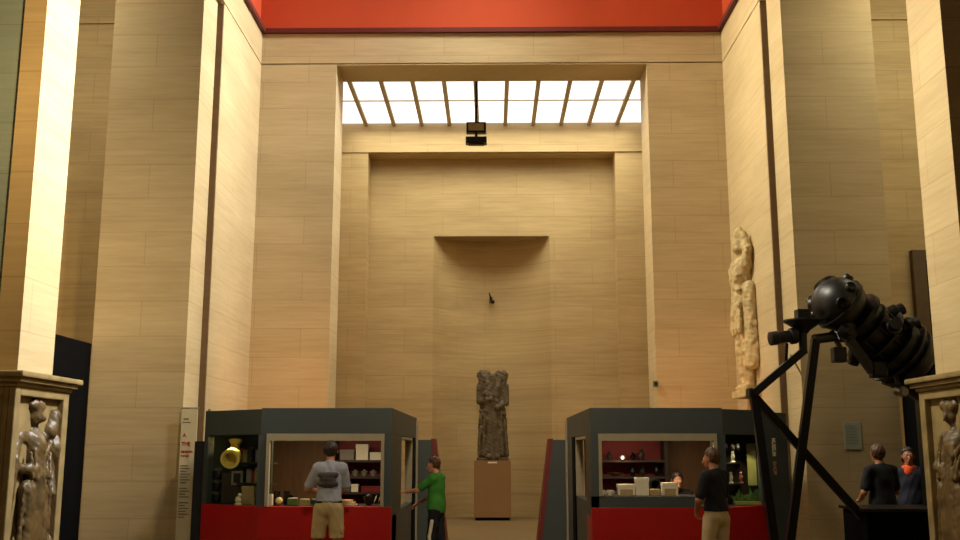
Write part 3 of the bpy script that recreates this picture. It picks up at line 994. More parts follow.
# lettering on the last piece of the right kiosk, reading downwards
ea, eb = Vector((3.83, 14.22, 0)), Vector((4.28, 14.75, 0))
ed = (eb - ea).normalized(); en = Vector((ed.y, -ed.x, 0))
pc = ea + ed * .22 + en * .004
text('shop_lettering', 'MUSEUM', .16, WHITE, pc + Vector((0, 0, 1.69)), (0, 0, -1), ed, kr, 'CENTER', .005, .40)
text('shop_lettering', 'SHOP', .15, mat('faded_pink_letters', (206, 148, 122), 0.6, noise=0.05), pc + Vector((0, 0, 1.40)), (0, 0, -1), ed, kr, 'CENTER', .003, .50)

# wedge shaped boards at the back of the passage
for s, lb in ((-1, 'dark wedge board with a red edge beside the left kiosk'), (1, 'dark wedge board with a red edge beside the right kiosk')):
    r = thing('wedge_board', lb, 'board', (s * 1.15, 18.6, 0))
    pf = [(1.42, 0), (.87, 0), (1.10, 1.83), (1.42, 1.83)]
    for nm, m, y0, y1, cut in (('grey_panel', KGREY, 18.3, 18.9, 0), ('red_edge', mat('dark_red_edge', (112, 10, 8), .5, noise=.05), 18.27, 18.93, 1)):
        P_ = pf if not cut else [(.87, 0), (.80, 0), (1.03, 1.85), (1.10, 1.85)]
        if not cut:
            P_ = pf
        vs = [(s * x, y0, z) for x, z in P_] + [(s * x, y1, z) for x, z in P_]
        MB().add(vs, [(0, 1, 2, 3), (7, 6, 5, 4), (0, 4, 5, 1), (1, 5, 6, 2), (2, 6, 7, 3), (3, 7, 4, 0)]).build(nm, m, r)

# ================================================================== BLACK ASTRONOMICAL INSTRUMENT
pj = thing('star_projector', 'large black astronomical instrument tilted on struts before the right pier', 'instrument', (4.7, 12.5, 0))
G1 = Vector((4.34, 12.42, 3.44))
G2 = Vector((5.50, 12.72, 2.56))
ax_ = (G2 - G1).normalized()
upv = (Vector((0, 0, 1)) - ax_ * ax_.z).normalized()
sdv = ax_.cross(upv)
g = MB().ball(G1, .34, 32).build('star_globe', IRON, pj, smooth=True)
for a, b_, r_ in ((-.2, -.9, .085), (.70, -.72, .15), (-.75, -.55, .08), (.35, .85, .07), (-.35, .9, .07), (.9, .25, .07)):
    d = (upv * a + sdv * b_ - ax_ * .35).normalized()
    MB().lathe(G1 + d * .31, d, [(r_, 0), (r_, .05), (r_ * .8, .07), (r_ * .8, .055), (0.01, .05)], 20).build('lens_barrel', IRON2, g, smooth=True)
MB().lathe(G1, ax_, [(.335, -.03), (.362, -.025), (.362, .025), (.335, .03)], 40).build('equator_band', IRON2, g, smooth=True)
for d_ in ((upv * .55 - sdv * .5 - ax_ * .65), (upv * -.35 - sdv * .75 - ax_ * .45)):
    d_ = d_.normalized()
    MB().lathe(G1 + d_ * .27, d_, [(.155, 0), (.155, .075), (.135, .085), (.12, .06), (.05, .035), (.01, .03)], 28).build('lens_rim', IRON2, g, smooth=True)
MB().tube(G1 - upv * .02 - sdv * .40 - ax_ * .22, G1 - upv * .10 - sdv * .36 + ax_ * .30, .035).build('guide_rail', IRON2, pj, smooth=True)
MB().tube(G1 + upv * .30 - sdv * .22 + ax_ * .20, G1 + upv * .34 - sdv * .16 + ax_ * .62, .04).build('guide_rail', IRON2, pj, smooth=True)
for k in (-1, 1):
    p = G1 + upv * .335 + ax_ * (.11 * k)
    MB().lathe(p, upv, [(.014, 0), (.014, .035), (.03, .04), (.03, .06), (.012, .07)], 12).build('lifting_eye', IRON, g, smooth=True)
# collars between globe and cage
MB().lathe(G1, ax_, [(.20, .22), (.36, .24), (.37, .30), (.33, .32), (.30, .40), (.34, .42), (.34, .47), (.22, .50)], 36).build('collar_ring', IRON2, pj, smooth=True)
MB().lathe(G1, ax_, [(.28, .48), (.29, .80), (.20, .82)], 30).build('cage_core', IRON, pj, smooth=True)
for r_, h0, h1 in ((.40, .62, .67), (.43, .80, .88), (.45, .95, 1.0), (.43, 1.06, 1.12)):
    MB().lathe(G1, ax_, [(.2, h0), (r_, h0 + .01), (r_, h1 - .01), (.2, h1)], 36).build('cage_ring', IRON, pj, smooth=True)
MB().lathe(G1, ax_, [(.28, .86), (.37, .90), (.40, 1.2), (.36, 1.26), (.30, 1.34)], 36).build('gear_drum', IRON, pj, smooth=True)
for i in range(8):
    a = 2 * math.pi * i / 8 + .2
    o_ = (upv * math.cos(a) + sdv * math.sin(a)) * .33
    MB().tube(G1 + ax_ * .44 + o_, G1 + ax_ * .86 + o_, .018, seg=10).build('cage_rod', IRON, pj, smooth=True)
for i, (a, h) in enumerate(((.35, .46), (-.25, .60), (.9, .56), (-.75, .78), (1.6, .70), (2.6, .58), (-1.5, .60), (3.3, .80))):
    d = (upv * math.cos(a) - sdv * math.sin(a)).normalized()
    c = G1 + ax_ * h + d * .30
    pr = MB().lathe(c, (d + ax_ * (.5 if i % 2 else -.4)), [(.06, -.08), (.10, -.06), (.10, .10), (.075, .12), (.075, .19), (.04, .19)], 18).build('planet_projector', IRON2 if i % 2 else IRON, pj, smooth=True)
g2 = MB().ball(G2, .34, 32).build('star_globe', IRON2, pj, smooth=True)
MB().lathe(G1, ax_, [(.30, 1.28), (.35, 1.30), (.35, 1.35), (.30, 1.37)], 36).build('collar_ring', IRON2, pj, smooth=True)
# small gear below the collars
MB().lathe(G1 + Vector((.02, -.16, -.36)), (0, -1, 0), [(.10, -.05), (.115, -.03), (.115, .05), (.06, .07), (.05, .10)], 20).build('gear_box', IRON2, pj, smooth=True)
MB().box(4.20, 4.36, 12.30, 12.46, 2.71, 2.90).build('counterweight', IRON, pj, bevel=0.02)
MB().beam((4.20, 12.36, 3.10), (4.31, 12.38, 2.88), .05).build('weight_arm', IRON, pj)
MB().beam((4.42, 12.36, 2.98), (4.68, 12.38, 2.60), .10).build('lower_bracket', IRON, pj)
MB().box(4.66, 4.86, 12.32, 12.48, 2.52, 2.72).build('motor_housing', IRON, pj, bevel=0.03)
MB().lathe((5.00, 12.36, 2.36), (.3, -1, -.2), [(.05, -.08), (.07, -.05), (.07, .06), (.05, .08), (.03, .08)], 18).build('small_lamp', STEEL, pj, smooth=True)
MB().beam((4.95, 12.42, 2.62), (5.0, 12.38, 2.40), .045).build('lamp_arm', IRON, pj)
# pillar and base box
MB().box(5.36, 5.60, 12.58, 12.84, .972, 2.40).build('support_pillar', IRON, pj, bevel=0.015)
bs = MB().box(4.42, 5.62, 12.2, 13.0, .0, .93).build('base_box', BLACK, pj, bevel=0.015)
MB().box(4.38, 5.66, 12.16, 13.04, .93, .97).build('base_top', IRON, pj, bevel=0.01)
# struts: three meet low on the left, one brace runs down to the base box
N1 = Vector((3.19, 12.3, 2.33)); N2 = Vector((3.84, 12.3, 2.86)); N3 = Vector((3.98, 12.3, 2.99)); FT = Vector((3.42, 12.3, .12))
MB().beam(N1, FT + Vector((-.03, 0, 0)), .095).build('strut', IRON, pj)
MB().beam(N3, FT + Vector((.03, .0, 0)), .095).build('strut', IRON, pj)
MB().beam(N1 + Vector((-.02, -.05, -.01)), N2, .09).build('strut', IRON, pj)
MB().beam(N1 + Vector((0, .09, 0)), Vector((4.44, 12.39, .86)), .09).build('strut', IRON, pj)
MB().tube(N3 + Vector((-.02, 0, .0)), Vector((4.24, 12.36, 3.03)), .06).build('trunnion_arm', IRON, pj, smooth=True)
MB().box(N1.x - .07, N1.x + .05, 12.23, 12.40, N1.z - .05, N1.z + .06).build('joint_plate', IRON, pj, bevel=0.01)
MB().box(3.28, 3.58, 12.12, 12.48, 0, .13).build('floor_foot', IRON, pj, bevel=0.02)
# arm with the cone projector and the little drum projector
MB().tube(N2 + Vector((-.02, 0, -.02)), Vector((3.83, 12.3, 3.14)), .05).build('projector_post', IRON, pj, smooth=True)
cn = MB().lathe((3.84, 12.3, 3.06), (0, 0, 1), [(.05, 0), (.08, .04), (.24, .15), (.24, .17), (.08, .18)], 28).build('cone_projector', IRON, pj, smooth=True)
MB().box(3.755, 3.925, 12.22, 12.38, 3.235, 3.36).build('projector_cap', IRON, cn, bevel=0.015)
dm = MB().lathe((3.40, 12.25, 2.99), (1, .1, .13), [(.06, 0), (.085, .01), (.085, .10), (.075, .11), (.075, .26), (.10, .27), (.10, .34), (.05, .35)], 24).build('drum_projector', IRON, pj, smooth=True)
MB().beam((3.62, 12.28, 2.94), (3.60, 12.3, 2.70), .035).build('drum_bracket', IRON, pj)
MB().tube((3.66, 12.28, 2.80), (3.80, 12.29, 2.52), .012, seg=8).build('hanging_cable', WHITE, dm, smooth=True)

# ================================================================== PEOPLE
def V3(*a):
    return np.array(a, float)


def unit(v):
    v = np.array(v, float)
    return v / np.linalg.norm(v)


def hand(S, w_, d, n, side, curl=.5, k=1.0):
    """palm, four unequal fingers and a thumb; d points along the hand, n is where the palm looks"""
    d = unit(d); n = unit(np.array(n) - d * np.dot(n, d)); u = np.cross(d, n) * side
    for i in range(4):
        r = (.030 - .02 * i) * k
        a = w_ + d * .012 * k + u * r * .55
        b = w_ + d * (.088 - .004 * abs(i - 1)) * k + u * r
        S.cone(a, b, .0135 * k, .0115 * k, .012)
        ln = (.072, .080, .074, .058)[i] * k
        p, ang = b, 0.25 * curl
        for j, f in enumerate((.45, .31, .24)):
            ang += curl * (.45, .75, .5)[j]
            q = p + (d * math.cos(ang) + n * math.sin(ang)) * ln * f
            S.cone(p, q, (.0092 - .0008 * j) * k, (.0086 - .0010 * j) * k, .005)
            p = q
    t0 = w_ + d * .022 * k + u * .020 * k
    t1 = t0 + (u * .030 + d * .024 + n * .012) * k
    t2 = t1 + (u * .008 + d * .028 + n * .014) * k
    t3 = t2 + (d * .020 + n * .010 - u * .002) * k
    S.cone(t0, t1, .015 * k, .012 * k, .01); S.cone(t1, t2, .011 * k, .0095 * k, .005); S.cone(t2, t3, .0095 * k, .0075 * k, .005)


def person(name_label, loc, rz, H, pose, skin, hair, top, bottom, sleeve, top_hem, bottom_hem, extras=None, female=False, bulk=1.0, hair_len=0.0, blouse=1.0):
    """a clothed standing figure facing local +Y, x to its right; pose gives elbows, wrists, hands, feet"""
    k = H / 1.75
    root = thing('person', name_label, 'person', loc, None, rz)
    P_ = lambda x, y, z: V3(x, y, z) * k
    sh = .185 * bulk if not female else .165
    tl = pose.get('tilt', (0, 0))                       # head turn: (yaw, forward)
    lean = pose.get('lean', 0.0)                        # chest moved forwards
    ch = V3(0, lean, 0)
    B = SDF()
    # torso
    tors = []
    def T(S, g=0.0, low=.86):
        S.ell(P_(0, .0, 1.27) + ch * .8, V3((.165 if not female else .148) * bulk + g, .108 * bulk + g, .20 + g) * k, .05)
        S.ell(P_(0, .0, 1.08) + ch * .4, V3(.142 * bulk + g, .100 * bulk + g, .17 + g) * k, .05)
        S.ell(P_(0, -.005, .94), V3(.165 * bulk + g, .118 + g, .13 + g) * k, .05)
        S.cone(P_(-sh + .03, 0, 1.415) + ch, P_(sh - .03, 0, 1.415) + ch, (.062 + g) * k, (.062 + g) * k, .06)
    T(B)
    nk = P_(0, -.01, 1.45) + ch
    hd = P_(tl[1] * .2, .025, 1.635) + ch + V3(0, pose.get('bow', 0.0) * .1, -pose.get('bow', 0.0) * .03)
    B.cone(nk, hd + V3(0, -.02, -.05) * k, .056 * k, .052 * k, .03)
    # head
    cy, sy = math.cos(tl[0]), math.sin(tl[0])
    def Hd(x, y, z):
        z2 = z - y * pose.get('bow', 0.0)
        return hd + V3(x * cy - y * sy, x * sy + y * cy, z2) * k
    B.ell(Hd(0, -.012, .025), V3(.076, .092, .095) * k, .03)
    B.cone(Hd(0, .035, -.02), Hd(0, .045, -.075), .058 * k, .036 * k, .03)
    B.cone(Hd(0, .085, .012), Hd(0, .108, -.022), .010 * k, .016 * k, .012)             # nose
    for q in (-1, 1):
        B.cone(Hd(.079 * q, -.005, .02), Hd(.080 * q, -.012, -.025), .013 * k, .010 * k, .008)    # ear
        B.ell(Hd(.032 * q, .094, .018), V3(.017, .014, .011) * k, .012, True)                     # eye hollow
        B.cone(Hd(.014 * q, .088, .036), Hd(.048 * q, .074, .036), .008 * k, .007 * k, .01)       # brow
    B.cone(Hd(-.018, .085, -.050), Hd(.018, .085, -.050), .0075 * k, .0075 * k, .006)             # lips
    B.cone(Hd(-.015, .083, -.062), Hd(.015, .083, -.062), .0075 * k, .0075 * k, .006)
    # limbs
    for q, nm in ((-1, 'l'), (1, 'r')):
        s0 = P_(sh * q, 0, 1.41) + ch
        e0 = P_(*pose['elbow_' + nm]); w0 = P_(*pose['wrist_' + nm])
        B.cone(s0, e0, .050 * k, .039 * k, .03); B.cone(e0, w0, .040 * k, .027 * k, .02)
        hn = pose.get('hand_' + nm, ((w0 - e0), (0, 0, -1), .5))
        hand(B, w0, np.array(hn[0], float), np.array(hn[1], float), q * pose.get('side_' + nm, 1), hn[2], k)
        hp = P_(.088 * q, 0, .92); kn = P_(*pose['knee_' + nm]); an = P_(*pose['ankle_' + nm])
        B.cone(hp, kn, .088 * k, .058 * k, .04); B.cone(kn, an, .060 * k, .038 * k, .03)
        f = unit(pose.get('toe_' + nm, (0.15 * q, 1, 0)))
        B.cone(an - V3(0, 0, .03) * k, an + f * .15 * k - V3(0, 0, .05) * k, .036 * k, .028 * k, .03)
    body = B.mesh('body', skin, root, h=.0075)
    O_ = np.array(loc, float)
    for q in (-1, 1):
        ec = Hd(.032 * q, .079, .018)
        o = MB().ball(tuple(O_ + ec), .0115 * k, 12).build('eye', EYE_W, root, smooth=True)
        MB().ball(tuple(O_ + ec + V3(-sy, cy, 0) * .0075 * k), .006 * k, 10).build('iris', EYE_D, o, smooth=True)
    # shoes
    for q, nm in ((-1, 'l'), (1, 'r')):
        an = P_(*pose['ankle_' + nm]); f = unit(pose.get('toe_' + nm, (0.15 * q, 1, 0)))
        S = SDF()
        S.cone(an - V3(0, 0, .02) * k, an - V3(0, 0, .045) * k - f * .02 * k, .048 * k, .042 * k, .03)
        S.cone(an - V3(0, 0, .042) * k, an + f * .16 * k - V3(0, 0, .052) * k, .042 * k, .036 * k, .03)
        S.mesh('shoe', SHOE, root, h=.009, clip=[((0, 0, .001), (0, 0, -1))])
    # trousers or shorts
    S = SDF()
    S.ell(P_(0, -.005, .94), V3(.165 * bulk + .014, .118 + .014, .15) * k, .05)
    S.ell(P_(0, 0, 1.04), V3(.150 * bulk, .11, .10) * k, .05)
    for q, nm in ((-1, 'l'), (1, 'r')):
        hp = P_(.092 * q, 0, .90); kn = P_(*pose['knee_' + nm]); an = P_(*pose['ankle_' + nm])
        wide = .030 if bottom_hem > .3 else .014
        S.cone(hp, kn, .100 * k, (.060 + wide) * k, .035)
        if bottom_hem < .4:
            S.cone(kn, an, (.062 + wide) * k, .058 * k, .03)
        else:
            S.cone(kn, kn + (an - kn) * .15, (.060 + wide) * k, (.062 + wide) * k, .02)
    bt = S.mesh('trousers' if bottom_hem < .4 else 'shorts', bottom, root, h=.010, clip=[((0, 0, bottom_hem * k), (0, 0, -1)), ((0, 0, 1.03 * k), (0, 0, 1))],
                post=lambda X, Y, Z: .004 * np.sin(Z * 38 + 6 * np.sin(X * 9)) * np.sin(X * 30 + Y * 21))
    # top
    S = SDF()
    T(S, .016)
    S.ell(P_(0, 0, 1.0) + ch * .2, V3(.175 * bulk * blouse, .128 * blouse, .20) * k, .06)
    tp = None
    for q, nm in ((-1, 'l'), (1, 'r')):
        s0 = P_(sh * q, 0, 1.41) + ch
        e0 = P_(*pose['elbow_' + nm]); w0 = P_(*pose['wrist_' + nm])
        if sleeve < 1:
            S.cone(s0, s0 + (e0 - s0) * sleeve, .066 * k, .064 * k, .03)
        else:
            S.cone(s0, e0, .064 * k, .054 * k, .03); S.cone(e0, e0 + (w0 - e0) * .93, .054 * k, .040 * k, .02)
    S.cone(P_(0, -.008, 1.43) + ch, P_(0, -.006, 1.475) + ch, .072 * k, .068 * k, .02)
    tp = S.mesh('top', top, root, h=.010, clip=[((0, 0, top_hem * k), (0, 0, -1)), ((0, .02 + lean, 1.488 * k), (0, .35, 1))],
                post=lambda X, Y, Z: .004 * np.sin(Z * 30 + 5 * np.sin(X * 11)) * np.sin(X * 26 + Y * 24))
    # hair
    S = SDF()
    S.ell(Hd(0, -.018, .035), V3(.086, .102, .100) * k, .03)
    S.cone(Hd(0, -.055, .0), Hd(0, -.062, -.045 - hair_len), .066 * k, .05 * k, .03)
    for q in (-1, 1):
        S.cone(Hd(.05 * q, -.045, .02), Hd(.055 * q, -.045, -.03 - hair_len), .04 * k, .03 * k, .03)
    fwd = V3(-sy, cy, 0)
    S.mesh('hair', hair, root, h=.009, clip=[(tuple(Hd(0, .045, .055)), tuple(unit(fwd + V3(0, 0, -.75))))],
           post=lambda X, Y, Z: .003 * np.sin(X * 120) * np.sin(Z * 60 + Y * 90))
    return root, P_, Hd, bt, tp


STAND = dict(knee_l=(-.10, .015, .49), knee_r=(.10, .015, .49), ankle_l=(-.105, -.02, .085), ankle_r=(.105, -.02, .085))

# man in shorts leaning at the left kiosk
pose = dict(STAND, elbow_l=(-.29, .10, 1.15), wrist_l=(-.16, .34, 1.10), elbow_r=(.20, .14, 1.15), wrist_r=(.06, .37, 1.12), bow=.35, lean=.05,
            hand_l=((.35, 1, -.25), (.3, -.1, -1), .4), hand_r=((-.4, 1, -.2), (-.3, -.1, -1), .4),
            knee_l=(-.13, .02, .49), knee_r=(.11, .03, .49), ankle_l=(-.14, -.02, .085), ankle_r=(.12, -.01, .085))
m1, P_, Hd, bt, tp = person('person in grey-blue t-shirt and cream shorts leaning towards the left kiosk window', (-2.08, 13.02, 0), 0.0, 1.76, pose, SKIN, HAIRD, TEEGREY, SHORTS, .80, 1.0, .55, bulk=.90)
S = SDF()
S.cone(P_(-.10, -.10, 1.33), P_(.10, -.10, 1.33), .035, .035, .02); S.cone(P_(-.10, -.105, 1.22), P_(.10, -.105, 1.22), .035, .035, .03)
S.cone(P_(-.05, -.10, 1.28), P_(.06, -.10, 1.27), .04, .04, .03)
S.mesh('back_print', PRINT, m1, h=.010)
S = SDF(); S.ell(P_(0, -.002, 1.0), V3(.176, .132, .05) * 1.0, .02)
S.mesh('belt', BELT, m1, h=.010, clip=[((0, 0, .985), (0, 0, -1)), ((0, 0, 1.022), (0, 0, 1))])
for q in (-1, 1):
    S = SDF(); S.ell(P_(.175 * q, .0, .66), V3(.030, .065, .085), .02)
    S.mesh('cargo_pocket', SHORTS, bt, h=.011)

# teenager in green reaching to the side window
pose = dict(STAND, elbow_l=(-.19, .26, 1.22), wrist_l=(-.10, .50, 1.19), elbow_r=(.20, .13, 1.12), wrist_r=(.13, .36, 1.00), bow=.3,
            hand_l=((.2, 1, .0), (.3, 0, -1), .7), hand_r=((-.2, 1, -.5), (-.5, -.2, -1), .6),
            knee_l=(-.10, .05, .49), knee_r=(.10, -.03, .49), ankle_l=(-.11, .03, .085), ankle_r=(.11, -.12, .085))
m2, P_, Hd, bt, tp = person('person in bright green t-shirt and dark trousers reaching to the kiosk side window', (-.80, 14.75, 0), math.radians(72), 1.55, pose, SKIN2, HAIRB, TEEGREEN, TROUD, .72, .86, .10, bulk=1.08)
S = SDF(); S.cone(P_(-.200, .0, .74), P_(-.178, .05, .50), .026, .026, .01); S.cone(P_(-.178, .05, .50), P_(-.165, .03, .16), .026, .024, .01)
S.mesh('white_side_stripe', WHITE, bt, h=.009)

# person in dark top and cream trousers at the right kiosk
pose = dict(STAND, elbow_l=(-.25, .04, 1.13), wrist_l=(-.13, .20, .98), elbow_r=(.22, .08, 1.13), wrist_r=(.10, .26, 1.04), bow=.25, tilt=(.35, 0),
            hand_l=((.5, .5, -.75), (1, -.2, .2), .7), hand_r=((-.4, .8, -.2), (-.5, -.2, -1), .6),
            knee_l=(-.13, .05, .49), knee_r=(.08, .01, .49), ankle_l=(-.09, .02, .085), ankle_r=(.10, -.05, .085))
m3, P_, Hd, bt, tp = person('person in black top and cream trousers standing at the right kiosk', (2.60, 11.95, 0), math.radians(34), 1.67, pose, SKIN, HAIRB, TOPDARK, TROUC, .78, 1.0, .10, bulk=.84)

# two people in dark clothes beside the right pedestal
pose = dict(STAND, elbow_l=(-.27, .02, 1.13), wrist_l=(-.20, .20, 1.02), elbow_r=(.27, .04, 1.13), wrist_r=(.17, .24, 1.06), bow=.2, tilt=(-.2, 0),
            hand_l=((.5, .8, .1), (.5, -.2, -1), .6), hand_r=((-.5, .8, .1), (-.5, -.2, -1), .6))
m4, P_, Hd, bt, tp = person('person in black t-shirt and blue jeans behind the slanting black strut', (5.06, 13.35, 0), math.radians(20), 1.72, pose, SKIN, HAIRB, TOPDARK, JEANS, .75, .96, .10, bulk=1.05)
pose = dict(STAND, elbow_l=(-.27, .0, 1.13), wrist_l=(-.22, .16, .94), elbow_r=(.27, .0, 1.13), wrist_r=(.24, .16, .93), bow=.1, tilt=(.3, 0),
            hand_l=((.1, .4, -1), (1, 0, 0), .5), hand_r=((-.1, .4, -1), (-1, 0, 0), .5))
m5, P_, Hd, bt, tp = person('person in navy jacket with orange neck cloth beside the black partition', (5.60, 13.75, 0), math.radians(150), 1.68, pose, SKIN, HAIRD, NAVYJ, TROUD, 1.0, .86, .10, hair_len=.03)
S = SDF(); S.ell(P_(0, .0, 1.475), V3(.105, .095, .045), .02); S.ell(P_(0, .07, 1.42), V3(.06, .05, .06), .03)
S.mesh('neck_scarf', ORSCARF, m5, h=.009)

# attendant seated inside the right kiosk
pose = dict(elbow_l=(-.26, .10, 1.12), wrist_l=(-.12, .30, 1.12), elbow_r=(.27, .12, 1.14), wrist_r=(.16, .24, 1.36), bow=.55, lean=.06,
            hand_l=((.5, .8, .1), (.5, -.2, -1), .6), hand_r=((-.3, .3, 1), (-.6, .6, .2), .6),
            knee_l=(-.13, .42, .90), knee_r=(.13, .42, .90), ankle_l=(-.12, .40, .50), ankle_r=(.12, .40, .50))
m6, P_, Hd, bt, tp = person('person with dark hair seated behind the counter of the right kiosk', (2.66, 14.80, -.32), math.radians(178), 1.66, pose, SKIN2, HAIRD, TOPDARK, TROUD, .7, .90, .50)
stl = thing('stool', 'dark round stool under the seated person in the right kiosk', 'stool', (2.66, 14.86, 0))
MB().lathe((2.66, 14.86, .40), (0, 0, 1), [(.15, 0), (.17, .02), (.17, .05), (.14, .07)], 24).build('seat', BELT, stl, smooth=True)
MB().tube((2.66, 14.86, .03), (2.66, 14.86, .40), .025).build('column', STEEL, stl, smooth=True)
MB().lathe((2.66, 14.86, 0), (0, 0, 1), [(.19, 0), (.19, .02), (.03, .05)], 24).build('foot', STEEL, stl, smooth=True)

# ================================================================== GOODS IN THE KIOSKS
def solo(name, mb, m, label, cat, group=None, bevel=0.0, smooth=False):
    return tag(mb.build(name, m, None, bevel, smooth), label, cat, group)


def px_box(x0, y0, x1, y1, Y, dp):
    a, b = at(x0, y1, Y), at(x1, y0, Y)
    return a.x, b.x, Y, Y + dp, a.z, b.z


# --- left kiosk: display section
ur = at(231, 462, 14.25)
u_ = thing('pottery_urn', 'yellow glazed urn with round open mouth in the left kiosk display', 'urn', (ur.x, 14.25, ur.z - .12))
MB().lathe(ur + Vector((0, .16, .09)), Vector((.05, -1, -.18)), [(.04, -.02), (.11, .03), (.13, .12), (.115, .2), (.125, .25), (.135, .27), (.095, .275), (.085, .22), (.08, .1)], 28).build('body', GOLD, u_, smooth=True)
MB().lathe(ur + Vector((0, .17, .10)), (.0, .2, 1), [(.05, 0), (.07, .06), (.06, .14), (.10, .20), (.10, .21)], 24).build('neck', GOLD, u_, smooth=True)  # neck shape stands in for the yellow glass reflection above the urn
MB().box(ur.x - .13, ur.x + .13, 14.28, 14.52, .91, ur.z - .13).build('stand', KDARK, u_, bevel=.01)
spot_l = bpy.data.lights.new('display_fill_spot', 'SPOT'); spot_l.energy = 70; spot_l.color = (1, .78, .4); spot_l.spot_size = math.radians(42); spot_l.shadow_soft_size = .03  # unseen spot added to brighten the urn
so = bpy.data.objects.new('display_fill_spot', spot_l); COL.objects.link(so); so.location = (-3.66, 14.14, 1.83)
so.rotation_euler = (Vector(ur) + Vector((0, .1, 0)) - Vector(so.location)).to_track_quat('-Z', 'Y').to_euler()

fr = px_box(231, 471, 243, 485, 14.22, .03)
f_ = thing('picture_frame', 'small grey picture frame below the yellow urn', 'frame', (fr[0], 14.2, fr[4]))
mb = MB().box(*fr); mb.build('frame', GREYBOX, f_, bevel=.006)
MB().box(fr[0] + .03, fr[1] - .03, fr[2] + .031, fr[2] + .05, .911, fr[5] - .04).build('easel', KDARK, f_)
MB().box(fr[0] + .03, fr[1] - .03, fr[2] - .004, fr[2], fr[4] + .03, fr[5] - .03).build('picture', IRON, f_)

c_ = at(238, 507, 13.95)
cu_ = thing('white_figurine', 'small white figurine on the left display counter', 'figurine', (c_.x, 13.95, .912))
MB().lathe((c_.x, 13.95, .912), (0, 0, 1), [(.05, 0), (.05, .015), (.03, .03), (.045, .06), (.035, .10), (.02, .115)], 18).build('body', WHITE, cu_, smooth=True)
MB().ball((c_.x + .02, 13.94, 1.045), .026, 14).build('head', WHITE, cu_, smooth=True)

b_ = px_box(241, 486, 254, 507, 14.02, .14)
k_ = thing('cardboard_box', 'beige open box between white figurine and blue bottle', 'box', (b_[0], 14.02, .912))
MB().box(b_[0], b_[1], b_[2], b_[3], .912, b_[5] - .03).build('carton', BEIGE, k_, bevel=.004)
MB().box(b_[0] - .006, b_[1] + .006, b_[2] - .006, b_[3] + .006, b_[5] - .04, b_[5]).build('lid', BEIGE, k_, bevel=.004)
q = at(258, 507, 13.88)
bo = thing('glass_bottle', 'blue bottle with white cap at the end of the left display', 'bottle', (q.x, 13.88, .912))
MB().lathe((q.x, 13.88, .912), (0, 0, 1), [(.04, 0), (.042, .02), (.042, .14), (.018, .18), (.018, .21)], 18).build('bottle_body', BLUE, bo, smooth=True)
MB().lathe((q.x, 13.88, 1.122), (0, 0, 1), [(.022, 0), (.022, .035), (.012, .04)], 16).build('cap', WHITE, bo, smooth=True)
jar_mb = MB()
proto = None
for r_ in range(3):
    for c in range(2):
        x, y, z = -4.04 + .115 * c, 14.60 - .02 * c, (.912, 1.075, 1.24)[r_]
        if proto is None:
            proto = thing('tin_jar', 'dark storage tin stacked at the left end of the left kiosk display', 'tin', (x, y, z), 'dark tins stacked in the left display')
            MB().lathe((x, y, z), (0, 0, 1), [(.05, 0), (.052, .01), (.052, .115), (.048, .12)], 16).build('can', IRON2, proto, smooth=True)
            MB().lathe((x, y, z + .12), (0, 0, 1), [(.054, 0), (.054, .025), (.02, .035), (.012, .04)], 16).build('lid', STEEL, proto, smooth=True)
        else:
            copy_tree(proto).location = (x, y, z)
# books on the two display shelves
bk = [('dark brown', KDARK), ('dark red', KREDWALL), ('black', BLACK), ('dull olive', OLIVE), ('grey', GREYBOX)]
for row, zz in enumerate((1.201, 1.481)):
    x = -3.56
    for i in range(5):
        wd, hh = .045 + .012 * ((i * 7 + row * 3) % 3), .17 + .02 * ((i * 5 + row) % 3)
        y = 14.06 - .08 * (x + 3.5) * 0
        nm, mm = bk[(i * 2 + row) % 5]
        yy = 13.98 + .70 * ((-3.16 - x) / .5) * .5 + .05
        o = thing('book', '%s book standing on the %s display shelf of the left kiosk' % (nm, 'upper' if row else 'lower'), 'book', (x, yy, zz), 'books on the left display shelves')
        MB().box(x, x + wd, yy, yy + .13, zz, zz + hh).build('cover', mm, o, bevel=.003)
        MB().box(x + .006, x + wd - .006, yy + .004, yy + .134, zz + .005, zz + hh - .006).build('pages', BEIGE, o)
        x += wd + .012

# --- left kiosk: counter behind the window
cards = [(266, 494, 272, 507, WHITE, 'white upright card at the left end of the left kiosk counter'), (287, 498, 297, 507, GREEN, 'green card stack on the left kiosk counter beside the glass ball'),
         (299, 499, 309, 507, OLIVE, 'olive card stack in the middle of the left kiosk counter'), (311, 499, 321, 507, TEAL, 'teal card stack on the left kiosk counter near the man')]
for x0, y0, x1, y1, mm, lb in cards:
    b_ = px_box(x0, y0, x1, y1, 13.80, .10)
    t = thing('card_stack', lb, 'cards', (b_[0], 13.8, .912), 'cards on the left kiosk counter')
    MB().box(b_[0], b_[1], b_[2], b_[3], .912, b_[5] - .008).build('stack', mm, t, bevel=.003)
    MB().box(b_[0] + .01, b_[1] - .012, b_[2] + .01, b_[3] - .01, b_[5] - .008, b_[5]).build('top_card', WHITE if mm is not WHITE else BEIGE, t)
q = at(279, 502, 13.80)
gb = thing('glass_ball', 'bright yellowish glass ball paperweight on the left kiosk counter', 'paperweight', (q.x, 13.8, .912))
MB().ball((q.x, 13.80, .975), .05, 20).build('ball', mat('pale_yellow_glass', (236, 222, 150), .1, noise=.05), gb, smooth=True)
MB().lathe((q.x, 13.80, .912), (0, 0, 1), [(.035, 0), (.04, .01), (.025, .02)], 16).build('foot_ring', BRASS, gb, smooth=True)
